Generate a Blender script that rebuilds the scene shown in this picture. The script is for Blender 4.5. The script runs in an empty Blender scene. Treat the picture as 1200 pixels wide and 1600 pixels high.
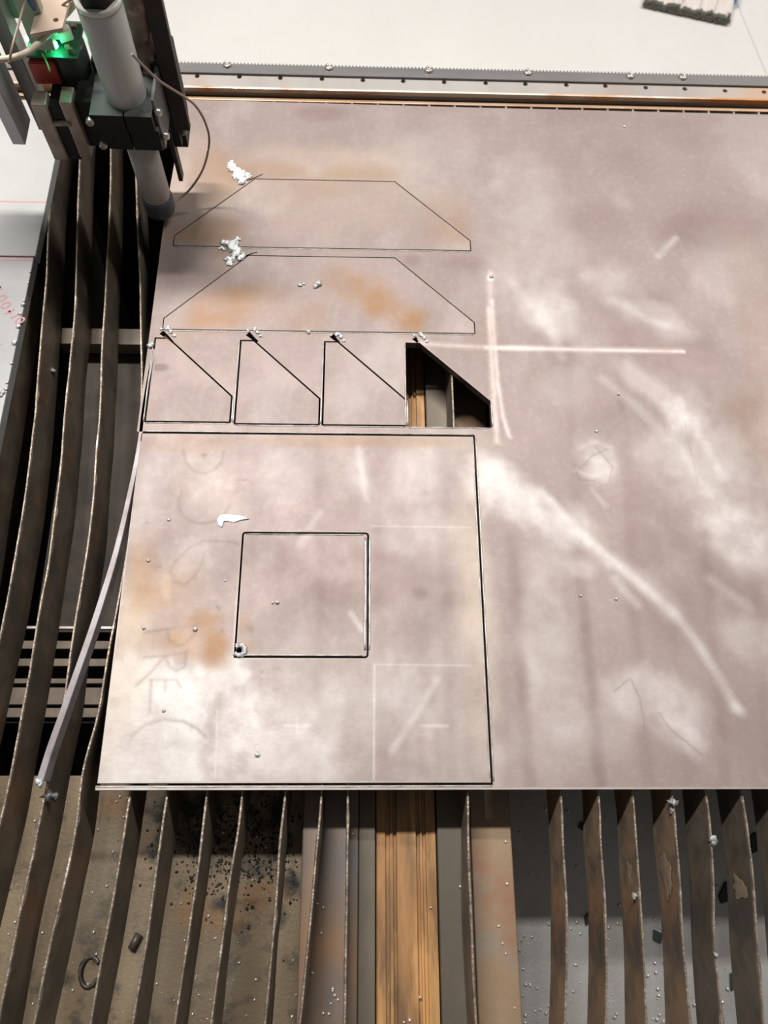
import bpy, bmesh, math, random
import numpy as np
from mathutils import Vector, Matrix, Euler, noise
from mathutils.geometry import delaunay_2d_cdt

S = bpy.context.scene
COL = S.collection
random.seed(7)
rng = np.random.default_rng(5)

# ------------------------------------------------------------------ camera
F = 1243.0
cam_d = bpy.data.cameras.new('camera')
cam = bpy.data.objects.new('camera', cam_d)
COL.objects.link(cam)
cam.location = (.1991, -.0373, .6396)
cam.rotation_euler = (.3876, -.0283, -.0034)
cam_d.sensor_fit = 'VERTICAL'
cam_d.sensor_height = 36
cam_d.sensor_width = 27
cam_d.lens = F / 1600 * 36
cam_d.clip_start = .01
cam_d.dof.use_dof = True
cam_d.dof.focus_distance = .68
cam_d.dof.aperture_fstop = 9
S.camera = cam

# ------------------------------------------------------------------ light
W = bpy.data.worlds.new('workshop_air')
S.world = W
W.use_nodes = True
W.node_tree.nodes['Background'].inputs[0].default_value = (1.0, .965, .92, 1)
W.node_tree.nodes['Background'].inputs[1].default_value = .13


def area(name, loc, aim, sx, sy, power, col):
    l = bpy.data.lights.new(name, 'AREA')
    l.shape = 'RECTANGLE'
    l.size, l.size_y = sx, sy
    l.energy = power
    l.color = col
    o = bpy.data.objects.new(name, l)
    COL.objects.link(o)
    o.location = loc
    d = Vector(aim) - Vector(loc)
    o.rotation_euler = (0, 0, 0) if abs(d.x) + abs(d.y) < 1e-6 else d.to_track_quat('-Z', 'Y').to_euler()
    return o


# fluorescent tube fitting hung over the far side of the table, running along X
area('tube_lamp', (-.40, 1.18, 2.45), (-.40, 1.18, 0), 1.20, .11, 105, (1, .966, .93))
area('tube_lamp', (1.75, 1.55, 2.45), (1.75, 1.55, 0), 1.20, .11, 60, (1, .966, .93))  # unseen fill tube added on the right to light slat faces
S.view_settings.view_transform = 'Standard'
S.view_settings.look = 'None'
S.view_settings.exposure = 0
S.view_settings.gamma = 1
S.view_settings.use_curve_mapping = False

# ------------------------------------------------------------------ helpers
CR = cam.rotation_euler.to_matrix()
CC = Vector(cam.location)


def at(px, py, z=0.0):
    """the point of the horizontal plane z that the photograph shows at px, py"""
    d = CR @ Vector(((px - 600) / F, -(py - 800) / F, -1))
    return CC + d * ((z - CC.z) / d.z)


def link(o, parent=None):
    COL.objects.link(o)
    if parent:
        o.parent = parent
    return o


def obj(name, me, mat=None, parent=None):
    if isinstance(me, bmesh.types.BMesh):
        m = bpy.data.meshes.new(name)
        me.to_mesh(m)
        me.free()
        me = m
    o = bpy.data.objects.new(name, me)
    if mat and not me.materials:
        me.materials.append(mat)
    return link(o, parent)


def empty(name, loc=(0, 0, 0), rot=(0, 0, 0)):
    o = bpy.data.objects.new(name, None)
    o.empty_display_size = .02
    o.location = loc
    o.rotation_euler = rot
    return link(o)


def tag(o, label, cat, group=None, kind=None):
    o['label'] = label
    o['category'] = cat
    if group:
        o['group'] = group
    if kind:
        o['kind'] = kind
    return o


def box(bm, x0, x1, y0, y1, z0, z1, bev=0):
    r = bmesh.ops.create_cube(bm, size=1)
    v = r['verts']
    for q in v:
        q.co = Vector(((x0 + x1) / 2 + q.co.x * (x1 - x0), (y0 + y1) / 2 + q.co.y * (y1 - y0), (z0 + z1) / 2 + q.co.z * (z1 - z0)))
    if bev:
        e = list({e for q in v for e in q.link_edges})
        bmesh.ops.bevel(bm, geom=e, offset=bev, segments=2, affect='EDGES', profile=.5)
    return bm


def bxm(name, mat, parent, *a, bev=0):
    return obj(name, box(bmesh.new(), *a, bev=bev), mat, parent)


def prism(pts, z0, z1, bev=0):
    bm = bmesh.new()
    b = [bm.verts.new((p[0], p[1], z0)) for p in pts]
    t = [bm.verts.new((p[0], p[1], z1)) for p in pts]
    n = len(pts)
    bm.faces.new(t)
    bm.faces.new(b[::-1])
    for i in range(n):
        bm.faces.new((b[i], b[(i + 1) % n], t[(i + 1) % n], t[i]))
    bmesh.ops.recalc_face_normals(bm, faces=bm.faces)
    if bev:
        bmesh.ops.bevel(bm, geom=bm.edges[:], offset=bev, segments=2, affect='EDGES')
    return bm


def lathe(prof, n=28, cx=0, cy=0):
    bm = bmesh.new()
    rings = []
    for r, z in prof:
        rings.append([bm.verts.new((cx + r * math.cos(2 * math.pi * k / n), cy + r * math.sin(2 * math.pi * k / n), z)) for k in range(n)])
    for a, b in zip(rings, rings[1:]):
        for k in range(n):
            f = bm.faces.new((a[k], a[(k + 1) % n], b[(k + 1) % n], b[k]))
            f.smooth = True
    bm.faces.new(rings[0][::-1])
    bm.faces.new(rings[-1])
    bmesh.ops.recalc_face_normals(bm, faces=bm.faces)
    return bm


def crom(pts, m=8):
    pts = [Vector(p) for p in pts]
    P = [pts[0] * 2 - pts[1]] + pts + [pts[-1] * 2 - pts[-2]]
    out = []
    for i in range(1, len(P) - 2):
        a, b, c, d = P[i - 1:i + 3]
        for k in range(m):
            t = k / m
            out.append(.5 * ((2 * b) + (c - a) * t + (2 * a - 5 * b + 4 * c - d) * t * t + (3 * b - a - 3 * c + d) * t ** 3))
    out.append(pts[-1])
    return out


def tube(pts, r, n=10, m=8, smooth=True, rough=0):
    p = crom(pts, m) if smooth else [Vector(q) for q in pts]
    bm = bmesh.new()
    rings = []
    up = Vector((.3, .2, 1)).normalized()
    for i, q in enumerate(p):
        d = (p[min(i + 1, len(p) - 1)] - p[max(i - 1, 0)]).normalized()
        u = d.cross(up)
        if u.length < .05:
            u = d.cross(Vector((1, 0, 0)))
        u.normalize()
        w = d.cross(u)
        rings.append([])
        for k in range(n):
            a = 2 * math.pi * k / n
            v = u * math.cos(a) + w * math.sin(a)
            rr = r * (1 + (rough * noise.noise(q * 90 + v * 1.5) if rough else 0))
            rings[-1].append(bm.verts.new(q + v * rr))
    for a, b in zip(rings, rings[1:]):
        for k in range(n):
            f = bm.faces.new((a[k], a[(k + 1) % n], b[(k + 1) % n], b[k]))
            f.smooth = True
    bm.faces.new(rings[0][::-1])
    bm.faces.new(rings[-1])
    bmesh.ops.recalc_face_normals(bm, faces=bm.faces)
    return bm


def ball(bm, c, r, sub=1, flat=1.0, amp=0.0):
    s = bmesh.ops.create_icosphere(bm, subdivisions=sub, radius=1)
    off = Vector((random.random() * 50, 0, 0))
    for v in s['verts']:
        k = 1 + amp * noise.noise(v.co * 1.7 + off) * 2
        q = v.co * r * k
        v.co = Vector(c) + Vector((q.x, q.y, q.z * flat))
    for v in s['verts']:
        for f in v.link_faces:
            f.smooth = True
    return bm


# ---- materials
def mat(name, col=(.5, .5, .5), rough=.5, metal=0.0, emit=None, var=None, var_scale=8, bump=0, bump_scale=60, ior=None, var2=None, v2_scale=30, v2_amt=.5, coord='Object', stretch=None, cr=(.42, .62), cr2=(.55, .7), spec=None):
    m = bpy.data.materials.new(name)
    m.use_nodes = True
    N, L = m.node_tree.nodes, m.node_tree.links
    b = N['Principled BSDF']
    b.inputs['Base Color'].default_value = (*col, 1)
    b.inputs['Roughness'].default_value = rough
    b.inputs['Metallic'].default_value = metal
    if spec is not None:
        b.inputs['Specular IOR Level'].default_value = spec
    if emit:
        b.inputs['Emission Color'].default_value = (*emit[0], 1)
        b.inputs['Emission Strength'].default_value = emit[1]
    tc = N.new('ShaderNodeTexCoord')
    src = tc.outputs[coord]
    if stretch:
        mp = N.new('ShaderNodeMapping')
        mp.inputs['Scale'].default_value = stretch
        L.new(src, mp.inputs[0])
        src = mp.outputs[0]

    def nz(sc, det=5, lo=.42, hi=.62):
        n = N.new('ShaderNodeTexNoise')
        n.inputs['Scale'].default_value = sc
        n.inputs['Detail'].default_value = det
        n.inputs['Roughness'].default_value = .6
        L.new(src, n.inputs['Vector'])
        r = N.new('ShaderNodeMapRange')
        r.inputs[1].default_value, r.inputs[2].default_value = lo, hi
        L.new(n.outputs['Fac'], r.inputs[0])
        return r.outputs[0], n.outputs['Fac']
    cur = None
    if var:
        fac, _ = nz(var_scale, 5, *cr)
        mx = N.new('ShaderNodeMix')
        mx.data_type = 'RGBA'
        mx.inputs[6].default_value = (*col, 1)
        mx.inputs[7].default_value = (*var, 1)
        L.new(fac, mx.inputs[0])
        cur = mx.outputs[2]
    if var2:
        fac, _ = nz(v2_scale, 6, *cr2)
        mu = N.new('ShaderNodeMath')
        mu.operation = 'MULTIPLY'
        mu.inputs[1].default_value = v2_amt
        L.new(fac, mu.inputs[0])
        mx = N.new('ShaderNodeMix')
        mx.data_type = 'RGBA'
        if cur:
            L.new(cur, mx.inputs[6])
        else:
            mx.inputs[6].default_value = (*col, 1)
        mx.inputs[7].default_value = (*var2, 1)
        L.new(mu.outputs[0], mx.inputs[0])
        cur = mx.outputs[2]
    if cur:
        L.new(cur, b.inputs['Base Color'])
    if bump:
        _, f = nz(bump_scale, 4)
        bn = N.new('ShaderNodeBump')
        bn.inputs['Strength'].default_value = bump
        bn.inputs['Distance'].default_value = .002
        L.new(f, bn.inputs['Height'])
        L.new(bn.outputs[0], b.inputs['Normal'])
    return m


def stained(name, base, rough, metal, chans, grain, bump=.08, speck=None):
    """base colour with stains and painted sheen whose strength is stored per vertex: chans = [(attribute, colour)]"""
    m = bpy.data.materials.new(name)
    m.use_nodes = True
    N, L = m.node_tree.nodes, m.node_tree.links
    b = N['Principled BSDF']
    b.inputs['Metallic'].default_value = metal
    tc = N.new('ShaderNodeTexCoord')

    def nz(scale, det, lo, hi, st=(1, 1, 1)):
        mp = N.new('ShaderNodeMapping')
        mp.inputs['Scale'].default_value = st
        L.new(tc.outputs['Object'], mp.inputs[0])
        n = N.new('ShaderNodeTexNoise')
        n.inputs['Scale'].default_value = scale
        n.inputs['Detail'].default_value = det
        n.inputs['Roughness'].default_value = .62
        L.new(mp.outputs[0], n.inputs['Vector'])
        r = N.new('ShaderNodeMapRange')
        r.inputs[1].default_value, r.inputs[2].default_value = lo, hi
        L.new(n.outputs['Fac'], r.inputs[0])
        return r.outputs[0], n.outputs['Fac']

    def mix(a, col, fac, k=1.0):
        mx = N.new('ShaderNodeMix')
        mx.data_type = 'RGBA'
        if isinstance(a, tuple):
            mx.inputs[6].default_value = (*a, 1)
        else:
            L.new(a, mx.inputs[6])
        mx.inputs[7].default_value = (*col, 1)
        mu = N.new('ShaderNodeMath')
        mu.operation = 'MULTIPLY'
        mu.use_clamp = True
        mu.inputs[1].default_value = k
        L.new(fac, mu.inputs[0])
        L.new(mu.outputs[0], mx.inputs[0])
        return mx.outputs[2]
    cur = base
    for col, sc, det, lo, hi, st, k in grain:
        f, _ = nz(sc, det, lo, hi, st)
        cur = mix(cur, col, f, k)
    br, _ = nz(30, 7, .28, .72)
    for attr, col in chans:
        a = N.new('ShaderNodeAttribute')
        a.attribute_name = attr
        mu = N.new('ShaderNodeMath')
        mu.operation = 'MULTIPLY'
        L.new(a.outputs['Fac'], mu.inputs[0])
        ad = N.new('ShaderNodeMath')
        ad.operation = 'ADD'
        ad.inputs[1].default_value = .42
        L.new(br, ad.inputs[0])
        L.new(ad.outputs[0], mu.inputs[1])
        cur = mix(cur, col, mu.outputs[0])
    L.new(cur, b.inputs['Base Color'])
    rf, raw = nz(14, 5, .3, .7)
    rr = N.new('ShaderNodeMapRange')
    rr.inputs[3].default_value, rr.inputs[4].default_value = rough - .06, rough + .1
    L.new(rf, rr.inputs[0])
    L.new(rr.outputs[0], b.inputs['Roughness'])
    _, f = nz(320, 3, 0, 1)
    bn = N.new('ShaderNodeBump')
    bn.inputs['Strength'].default_value = bump
    bn.inputs['Distance'].default_value = .001
    L.new(f, bn.inputs['Height'])
    L.new(bn.outputs[0], b.inputs['Normal'])
    return m


# ---- plate with holes, triangulated on a grid so that stains can be stored on it
def sdist(P, poly):
    a = np.array(poly, float)
    b = np.roll(a, -1, 0)
    ins = np.zeros(len(P), bool)
    for (x0, y0), (x1, y1) in zip(a, b):
        c = ((y0 > P[:, 1]) != (y1 > P[:, 1])) & (P[:, 0] < (x1 - x0) * (P[:, 1] - y0) / (y1 - y0 + 1e-15) + x0)
        ins ^= c
    return ins


def bounddist(P, poly):
    a = np.array(poly, float)
    b = np.roll(a, -1, 0)
    d = np.full(len(P), 1e9)
    for p, q in zip(a, b):
        v = q - p
        t = np.clip(((P - p) @ v) / (v @ v + 1e-15), 0, 1)
        d = np.minimum(d, np.hypot(*(P - p - t[:, None] * v).T))
    return d


DENSE = []


def plate(name, outline, holes, z0, z1, step, mats, parent=None, stain=None, org=(0, 0), zfun=None):
    """mats = (top, side); stain(P) -> {attr: values}"""
    o = np.array(outline, float)
    lo, hi = o.min(0), o.max(0)
    gx, gy = np.meshgrid(np.arange(lo[0] + step / 2, hi[0], step), np.arange(lo[1] + step / 2, hi[1], step * .87))
    gx[1::2] += step / 2
    G = np.stack([gx.ravel(), gy.ravel()], 1)
    polys = [outline] + list(holes)
    keep = sdist(G, outline)
    for h in holes:
        keep &= ~sdist(G, h)
    for p in polys:
        keep &= bounddist(G, p) > step * .3
    G = G[keep]
    if DENSE and stain:
        D = np.array(DENSE)
        D = D[(D[:, 0] > lo[0]) & (D[:, 0] < hi[0]) & (D[:, 1] > lo[1]) & (D[:, 1] < hi[1])]
        if len(D):
            kd = sdist(D, outline)
            for h in holes:
                kd &= ~sdist(D, h)
            for p in polys:
                kd &= bounddist(D, p) > .0004
            G = np.concatenate([G, D[kd]])
    V, E = [], []
    for p in polys:
        n0 = len(V)
        V += [tuple(q) for q in p]
        E += [(n0 + i, n0 + (i + 1) % len(p)) for i in range(len(p))]
    V += [tuple(q) for q in G]
    r = delaunay_2d_cdt([Vector(v) for v in V], E, [], 0, 1e-7)
    vv = np.array([tuple(v) for v in r[0]])
    ff = np.array([tuple(f) for f in r[2] if len(f) == 3])
    c = vv[ff].mean(1)
    ok = sdist(c, outline)
    for h in holes:
        ok &= ~sdist(c, h)
    ff = ff[ok]
    d1, d2 = vv[ff[:, 1]] - vv[ff[:, 0]], vv[ff[:, 2]] - vv[ff[:, 0]]
    ar = d1[:, 0] * d2[:, 1] - d1[:, 1] * d2[:, 0]
    ff = ff[np.abs(ar) > 1e-13]
    ar = ar[np.abs(ar) > 1e-13]
    ff[ar < 0] = ff[ar < 0][:, ::-1]
    used = np.unique(ff)
    mp = -np.ones(len(vv), int)
    mp[used] = np.arange(len(used))
    vv = vv[used]
    ff = mp[ff]
    # boundary edges
    ed = np.concatenate([ff[:, [0, 1]], ff[:, [1, 2]], ff[:, [2, 0]]])
    n = len(vv)
    key = ed[:, 0] * n + ed[:, 1]
    rev = ed[:, 1] * n + ed[:, 0]
    bd = ed[~np.isin(key, rev)]
    bi = np.unique(bd)
    mb = -np.ones(n, int)
    mb[bi] = np.arange(len(bi))
    zt = np.full(n, z1) if zfun is None else z1 + zfun(vv)
    top = np.c_[vv - org, zt]
    m = len(bi)
    up = top[bi].copy()
    dn = np.c_[vv[bi] - org, np.full(m, z0)]
    verts = np.concatenate([top, up, dn])
    side = [(n + mb[a], n + m + mb[a], n + m + mb[b], n + mb[b]) for a, b in bd]
    faces = [tuple(int(q) for q in f) for f in ff] + [tuple(int(q) for q in f) for f in side]
    # underside, coarse: same triangulation of the border only
    rb = delaunay_2d_cdt([Vector(v) for v in vv[bi]], [(int(mb[a]), int(mb[b])) for a, b in bd], [], 0, 1e-7)
    if len(rb[0]) == m:
        fb = np.array([tuple(f) for f in rb[2]])
        cb = vv[bi][fb].mean(1)
        okb = sdist(cb, outline)
        for h in holes:
            okb &= ~sdist(cb, h)
        faces += [tuple(int(n + m + q) for q in f[::-1]) for f in fb[okb]]
    me = bpy.data.meshes.new(name)
    me.from_pydata([tuple(map(float, v)) for v in verts], [], faces)
    for q in mats:
        me.materials.append(q)
    mi = np.zeros(len(faces), np.int32)
    mi[len(ff):] = 1 if len(mats) > 1 else 0
    me.polygons.foreach_set('material_index', mi)
    if stain:
        for k, val in stain(vv).items():
            full = np.concatenate([val, val[bi], val[bi]]).astype(np.float32)
            a = me.attributes.new(k, 'FLOAT', 'POINT')
            a.data.foreach_set('value', full)
    me.update()
    ob = bpy.data.objects.new(name, me)
    ob.location = (org[0], org[1], 0)
    return link(ob, parent)


def w2(px, py, z=0):
    p = at(px, py, z)
    return np.array([p.x, p.y])


def warp(P, s, k):
    q = np.array([noise.noise(Vector((x * s, y * s, k))) for x, y in P])
    return q


class Field:
    """collects soft stains and sheen patches given by where they lie on a plane of the table"""
    def __init__(s, z=0):
        s.z = z
        s.ragged = .4
        s.b, s.s = [], []

    def blob(s, px, py, rx, ry, amt, ang=0, soft=.6):
        c = w2(px, py, s.z)
        ux = np.linalg.norm(w2(px + 1, py, s.z) - c)
        uy = np.linalg.norm(w2(px, py + 1, s.z) - c)
        s.b.append((c, rx * ux, ry * uy, amt, math.radians(ang), soft))

    def line(s, pts, w, amt, soft=.6):
        Q = [w2(*p, s.z) for p in pts]
        s.s.append((Q, w, amt, soft))
        if w < .006 and s.z == 0:
            for a, b in zip(Q, Q[1:]):
                e = b - a
                L = np.hypot(*e)
                u = e / L
                for k in range(int(L / max(.0016, w * .6)) + 1):
                    for j in (-1.3, -.65, 0, .65, 1.3):
                        DENSE.append(a + u * k * max(.0016, w * .6) + np.array((-u[1], u[0])) * j * w)

    def __call__(s, P):
        v = np.zeros(len(P))
        for c, rx, ry, amt, an, soft in s.b:
            d = P - c
            x = (d[:, 0] * math.cos(an) + d[:, 1] * math.sin(an)) / rx
            y = (-d[:, 0] * math.sin(an) + d[:, 1] * math.cos(an)) / ry
            r = np.sqrt(x * x + y * y) + s.ragged * WN(P)
            k = np.clip((1 + soft * .5 - r) / soft, 0, 1)
            v = np.maximum(v, 0) + amt * k * k * (3 - 2 * k) * (1 - np.clip(v, 0, 1) * .6)
        for pts, w, amt, soft in s.s:
            d = np.full(len(P), 1e9)
            for p, q in zip(pts, pts[1:]):
                e = q - p
                t = np.clip(((P - p) @ e) / (e @ e), 0, 1)
                d = np.minimum(d, np.hypot(*(P - p - t[:, None] * e).T))
            k = np.clip((w * .5 * (1 + soft) - d) / (w * .5 * 2 * soft + 1e-9), 0, 1)
            v = v + amt * k * (1 - np.clip(v, 0, 1) * .6)
        return np.clip(v, 0, 1)


_wn = {}


def WN(P):
    key = (len(P), float(P[0, 0]), float(P[-1, 1]))
    if key not in _wn:
        _wn[key] = np.array([noise.fractal(Vector((x * 26, y * 22, .3)), .8, 2.2, 5) for x, y in P])
    return _wn[key]


# ------------------------------------------------------------------ materials
M = {}
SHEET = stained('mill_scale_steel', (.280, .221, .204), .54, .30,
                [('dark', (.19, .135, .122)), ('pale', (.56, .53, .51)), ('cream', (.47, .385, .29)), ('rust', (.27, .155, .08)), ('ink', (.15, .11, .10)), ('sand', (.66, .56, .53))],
                [((.235, .182, .163), 5, 6, .40, .66, (1, 1, 1), .8), ((.385, .33, .305), 9, 7, .52, .74, (1.2, .7, 1), .7), ((.21, .165, .148), 34, 5, .5, .75, (1, .35, 1), .35), ((.42, .38, .355), 160, 3, .5, .8, (1, 1, 1), .25)])
CUT = mat('cut_edge_steel', (.20, .155, .135), .5, .5, var=(.10, .075, .065), var_scale=60, bump=.2, bump_scale=300)
EDGE = mat('sheared_edge_steel', (.42, .38, .36), .4, .5, var=(.22, .18, .16), var_scale=40)
STRIP = mat('offcut_steel', (.27, .25, .255), .5, .4, var=(.17, .135, .13), var_scale=25)
SLAT = mat('slat_steel', (.185, .15, .113), .55, .3, var=(.105, .092, .075), var_scale=22, var2=(.26, .135, .06), v2_scale=14, v2_amt=.55, bump=.3, bump_scale=130, cr2=(.52, .68))
SLATR = mat('slat_steel_rusted', (.33, .235, .16), .55, .3, var=(.14, .115, .092), var_scale=20, var2=(.40, .23, .12), v2_scale=12, v2_amt=.75, bump=.3, bump_scale=130, cr2=(.46, .62))
SLATTOP = mat('slat_top_slag', (.27, .215, .165), .42, .45, var=(.15, .12, .095), var_scale=70, var2=(.62, .56, .5), v2_scale=55, v2_amt=.8, bump=.5, bump_scale=200)
SLAG = mat('slag', (.42, .43, .42), .45, .3, var=(.2, .2, .19), var_scale=120, bump=.5, bump_scale=200)
FOAM = mat('white_spatter', (.93, .94, .93), .5, 0, var=(.8, .82, .83), var_scale=150, bump=.6, bump_scale=260)
BEADS = mat('bright_beads', (.85, .84, .8), .22, .6)
BRONZE = mat('bronzed_steel', (.42, .22, .09), .42, .4, var=(.19, .115, .06), var_scale=26, var2=(.68, .38, .15), v2_scale=30, v2_amt=.85, stretch=(1, .16, 1), bump=.15, cr=(.44, .58), cr2=(.5, .6))
FLANGE = mat('olive_steel', (.125, .105, .08), .5, .35, var=(.19, .155, .115), var_scale=12, stretch=(1, .4, 1), bump=.1)
RUSTF = mat('rusty_flange', (.27, .19, .12), .5, .3, var=(.25, .135, .08), var_scale=10, var2=(.23, .21, .17), v2_scale=16, v2_amt=.8, bump=.15, cr2=(.5, .62))
RUSTG = mat('grey_flange', (.17, .155, .145), .42, .4, var=(.34, .20, .11), var_scale=13, var2=(.20, .195, .195), v2_scale=9, v2_amt=.7, stretch=(1, .5, 1), cr2=(.45, .6))
SHADE = mat('unlit_black', (.010, .009, .008), .9, 0)  # black that paints the unlit depth of the pit and slots
SHADEB = mat('shaded_brown', (.06, .045, .034), .75, .1, var=(.03, .024, .02), var_scale=12, var2=(.11, .08, .05), v2_scale=30, v2_amt=.4)  # brown darkened to stand for blocked light under the slats
BARM = mat('brown_bar', (.19, .145, .105), .6, .2, var=(.12, .095, .075), var_scale=30, var2=(.34, .25, .17), v2_scale=40, v2_amt=.4)
TRAYL = stained('tray_brown', (.21, .158, .098), .5, .2, [('char', (.012, .015, .015)), ('rust', (.30, .15, .06)), ('pale', (.3, .26, .2))],
                [((.29, .215, .13), 8, 5, .45, .65, (1, 1, 1), .9), ((.06, .05, .04), 55, 6, .54, .66, (1, 1, 1), .7)], .3)
TRAYR = stained('tray_grey', (.48, .47, .455), .42, .35, [('char', (.02, .035, .035)), ('rust', (.20, .12, .06)), ('pale', (.38, .37, .36))],
                [((.40, .38, .355), 7, 5, .45, .65, (1, 1, 1), .8), ((.58, .57, .56), 30, 6, .55, .72, (1, 1, 1), .6)], .3)
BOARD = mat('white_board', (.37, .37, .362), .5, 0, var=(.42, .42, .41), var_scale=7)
BOARD2 = mat('white_board_shaded', (.34, .34, .335), .4, .1, var=(.27, .268, .265), var_scale=7)  # gantry shadow put into a greyer board colour
REDINK = mat('red_print', (.42, .20, .22), .6)
REDL = mat('red_line', (.50, .28, .29), .6)
FLOOR = mat('floor_paint', (.69, .675, .645), .6, 0, var=(.65, .635, .605), var_scale=1.2, var2=(.6, .58, .56), v2_scale=14, v2_amt=.25)
RACK = mat('rack_steel', (.20, .195, .19), .42, .6, var=(.26, .24, .23), var_scale=9, stretch=(.3, 1, 1))
RAILM = mat('ground_rail_steel', (.56, .53, .50), .32, .45, var=(.44, .40, .37), var_scale=5, var2=(.62, .36, .20), v2_scale=3.2, v2_amt=.6, stretch=(1, .1, 1), cr2=(.5, .62))  # silver and orange reflections painted in as colour patches
COPPER = mat('heat_tinted_edge', (.40, .24, .14), .42, .5, var=(.55, .42, .33), var_scale=4, stretch=(1, .1, 1))
GREYT = mat('torch_grey', (.50, .50, .475), .34, 0)
LOWT = mat('torch_sleeve', (.38, .355, .335), .36, .15, var=(.27, .235, .21), var_scale=14)
BLACK = mat('black_plastic', (.011, .012, .012), .5, spec=.25)
BLACKT = mat('black_plastic_lit', (.085, .09, .09), .4)  # lighter black for upward faces, light from above painted in
NAVY = mat('dark_collar', (.055, .06, .075), .4)
BAR = mat('black_painted_bar', (.026, .024, .02), .5, .1, spec=.3)
ALU = mat('aluminium', (.50, .50, .53), .42, .55, var=(.40, .39, .40), var_scale=12)
BRASSY = mat('brown_steel', (.42, .345, .29), .42, .4, var=(.19, .15, .12), var_scale=18)
TAN = mat('tan_plate', (.52, .40, .31), .5, .1)
REDP = mat('red_plastic', (.38, .035, .03), .4)
PCB = mat('green_pcb', (.02, .06, .035), .4)
LEDM = mat('led_lens', (.1, 1, .6), .3, emit=((.05, 1, .42), 60))
LEDM2 = mat('led_lens_dim', (.1, 1, .7), .3, emit=((.0, .9, .65), 6))
CREAM = mat('cream_plastic', (.74, .62, .52), .45)
WIREB = mat('beige_cable', (.50, .44, .34), .45)
WIREC = mat('brown_cable', (.30, .215, .175), .45)
WIREBL = mat('blue_cable', (.03, .10, .20), .4)
HOSE = mat('slagged_hose', (.19, .135, .11), .6, .1, var=(.10, .07, .06), var_scale=30, var2=(.55, .42, .34), v2_scale=45, v2_amt=.6, bump=.5)
BOLT = mat('bolt_steel', (.55, .50, .46), .3, .8)
BRISTLE = mat('pale_bristles', (.70, .64, .60), .6)
TIP = mat('sooty_bristle_tips', (.10, .10, .08), .7)
BLUE = mat('blue_plastic', (.05, .17, .55), .4)
CHIP = mat('green_scrap', (.055, .085, .08), .4, .4)

# ------------------------------------------------------------------ floor
bm = bmesh.new()
bmesh.ops.create_grid(bm, x_segments=2, y_segments=2, size=4)
fl = obj('floor', bm, FLOOR)
fl.location = (.5, 2.2, -.75)
fl['kind'] = 'structure'
p, q = at(1150, 2, -.75), at(1197, 115, -.75)
d = (q - p)
sm = tube([p - d * 4, q + d * 4], .0014, n=6, smooth=False)
s_ = obj('trim_1', sm, mat('floor_joint', (.52, .50, .46), .8))
s_['kind'] = 'structure'

# ------------------------------------------------------------------ cutting table
T = empty('cutting_table', (.3, .3, -.75))
tag(T, 'steel water-table frame of a plasma cutter under slats and cut sheet', 'cutting table')


def tp(name, m, *a, bev=0):
    o = box(bmesh.new(), *a, bev=bev)
    for v in o.verts:
        v.co -= T.location
    return obj(name, o, m, T)


tp('side_wall', SHADEB, -.150, -.138, -.55, .742, -.75, -.0125)
tp('side_wall', SHADEB, .95, .962, -.55, .742, -.75, -.05)
tp('side_wall', SHADEB, -.138, .95, -.562, -.55, -.75, -.05)
tp('rear_wall', SHADEB, -.138, .95, .7145, .726, -.75, -.03)
tp('pit_floor', SHADE, -.138, .95, -.55, .712, -.62, -.6)
tp('rear_flange', COPPER, -.6, .962, .7140, .7182, -.03, -.004, bev=.0008)
tp('rear_flange', mat('dark_bronze', (.13, .085, .05), .45, .3, var=(.075, .05, .035), var_scale=5, stretch=(1, .1, 1)), -.6, .962, .7184, .7275, -.03, -.010)
tp('rail_bed', FLANGE, -.6, .962, .7275, .768, -.06, -.020)
# comb that holds the slat ends
for k in range(44):
    x = -.13 + k * .0285
    tp('comb_tooth', EDGE, x, x + .0020, .7052, .7138, -.035, -.005)
# centre beam in Y under the slats
YA, YB = -.50, .70
tp('beam_flange', RUSTG, .1528, .1980, YA, YB, -.066, -.056, bev=.001)
tp('beam_flange', FLANGE, .1983, .2118, YA, YB, -.070, -.0565, bev=.001)
tp('beam_flange', FLANGE, .2622, .2890, YA, YB, -.070, -.0565, bev=.001)
tp('beam_flange', RUSTF, .2893, .3225, YA, YB, -.066, -.056, bev=.001)
bm = bmesh.new()
# guide channel: profile across X with two grooves
prof = [(.2128, -.064), (.2200, -.064), (.2203, -.0675), (.2235, -.0675), (.2238, -.065), (.2262, -.065), (.2265, -.0675), (.2290, -.0675), (.2294, -.063),
        (.2450, -.063), (.2454, -.0672), (.2480, -.0672), (.2483, -.0645), (.2500, -.0645), (.2503, -.0672), (.2530, -.0672), (.2534, -.064), (.2612, -.064), (.2612, -.085), (.2128, -.085)]
a = [bm.verts.new(Vector((x, YA, z)) - T.location) for x, z in prof]
b = [bm.verts.new(Vector((x, YB, z)) - T.location) for x, z in prof]
for i in range(len(prof)):
    j = (i + 1) % len(prof)
    bm.faces.new((a[i], a[j], b[j], b[i]))
bm.faces.new(a[::-1])
bm.faces.new(b)
bmesh.ops.recalc_face_normals(bm, faces=bm.faces)
obj('guide_channel', bm, BRONZE, T)
tp('beam_web', SHADEB, .155, .165, YA, YB, -.6, -.066)
tp('beam_web', SHADEB, .310, .320, YA, YB, -.6, -.066)

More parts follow.
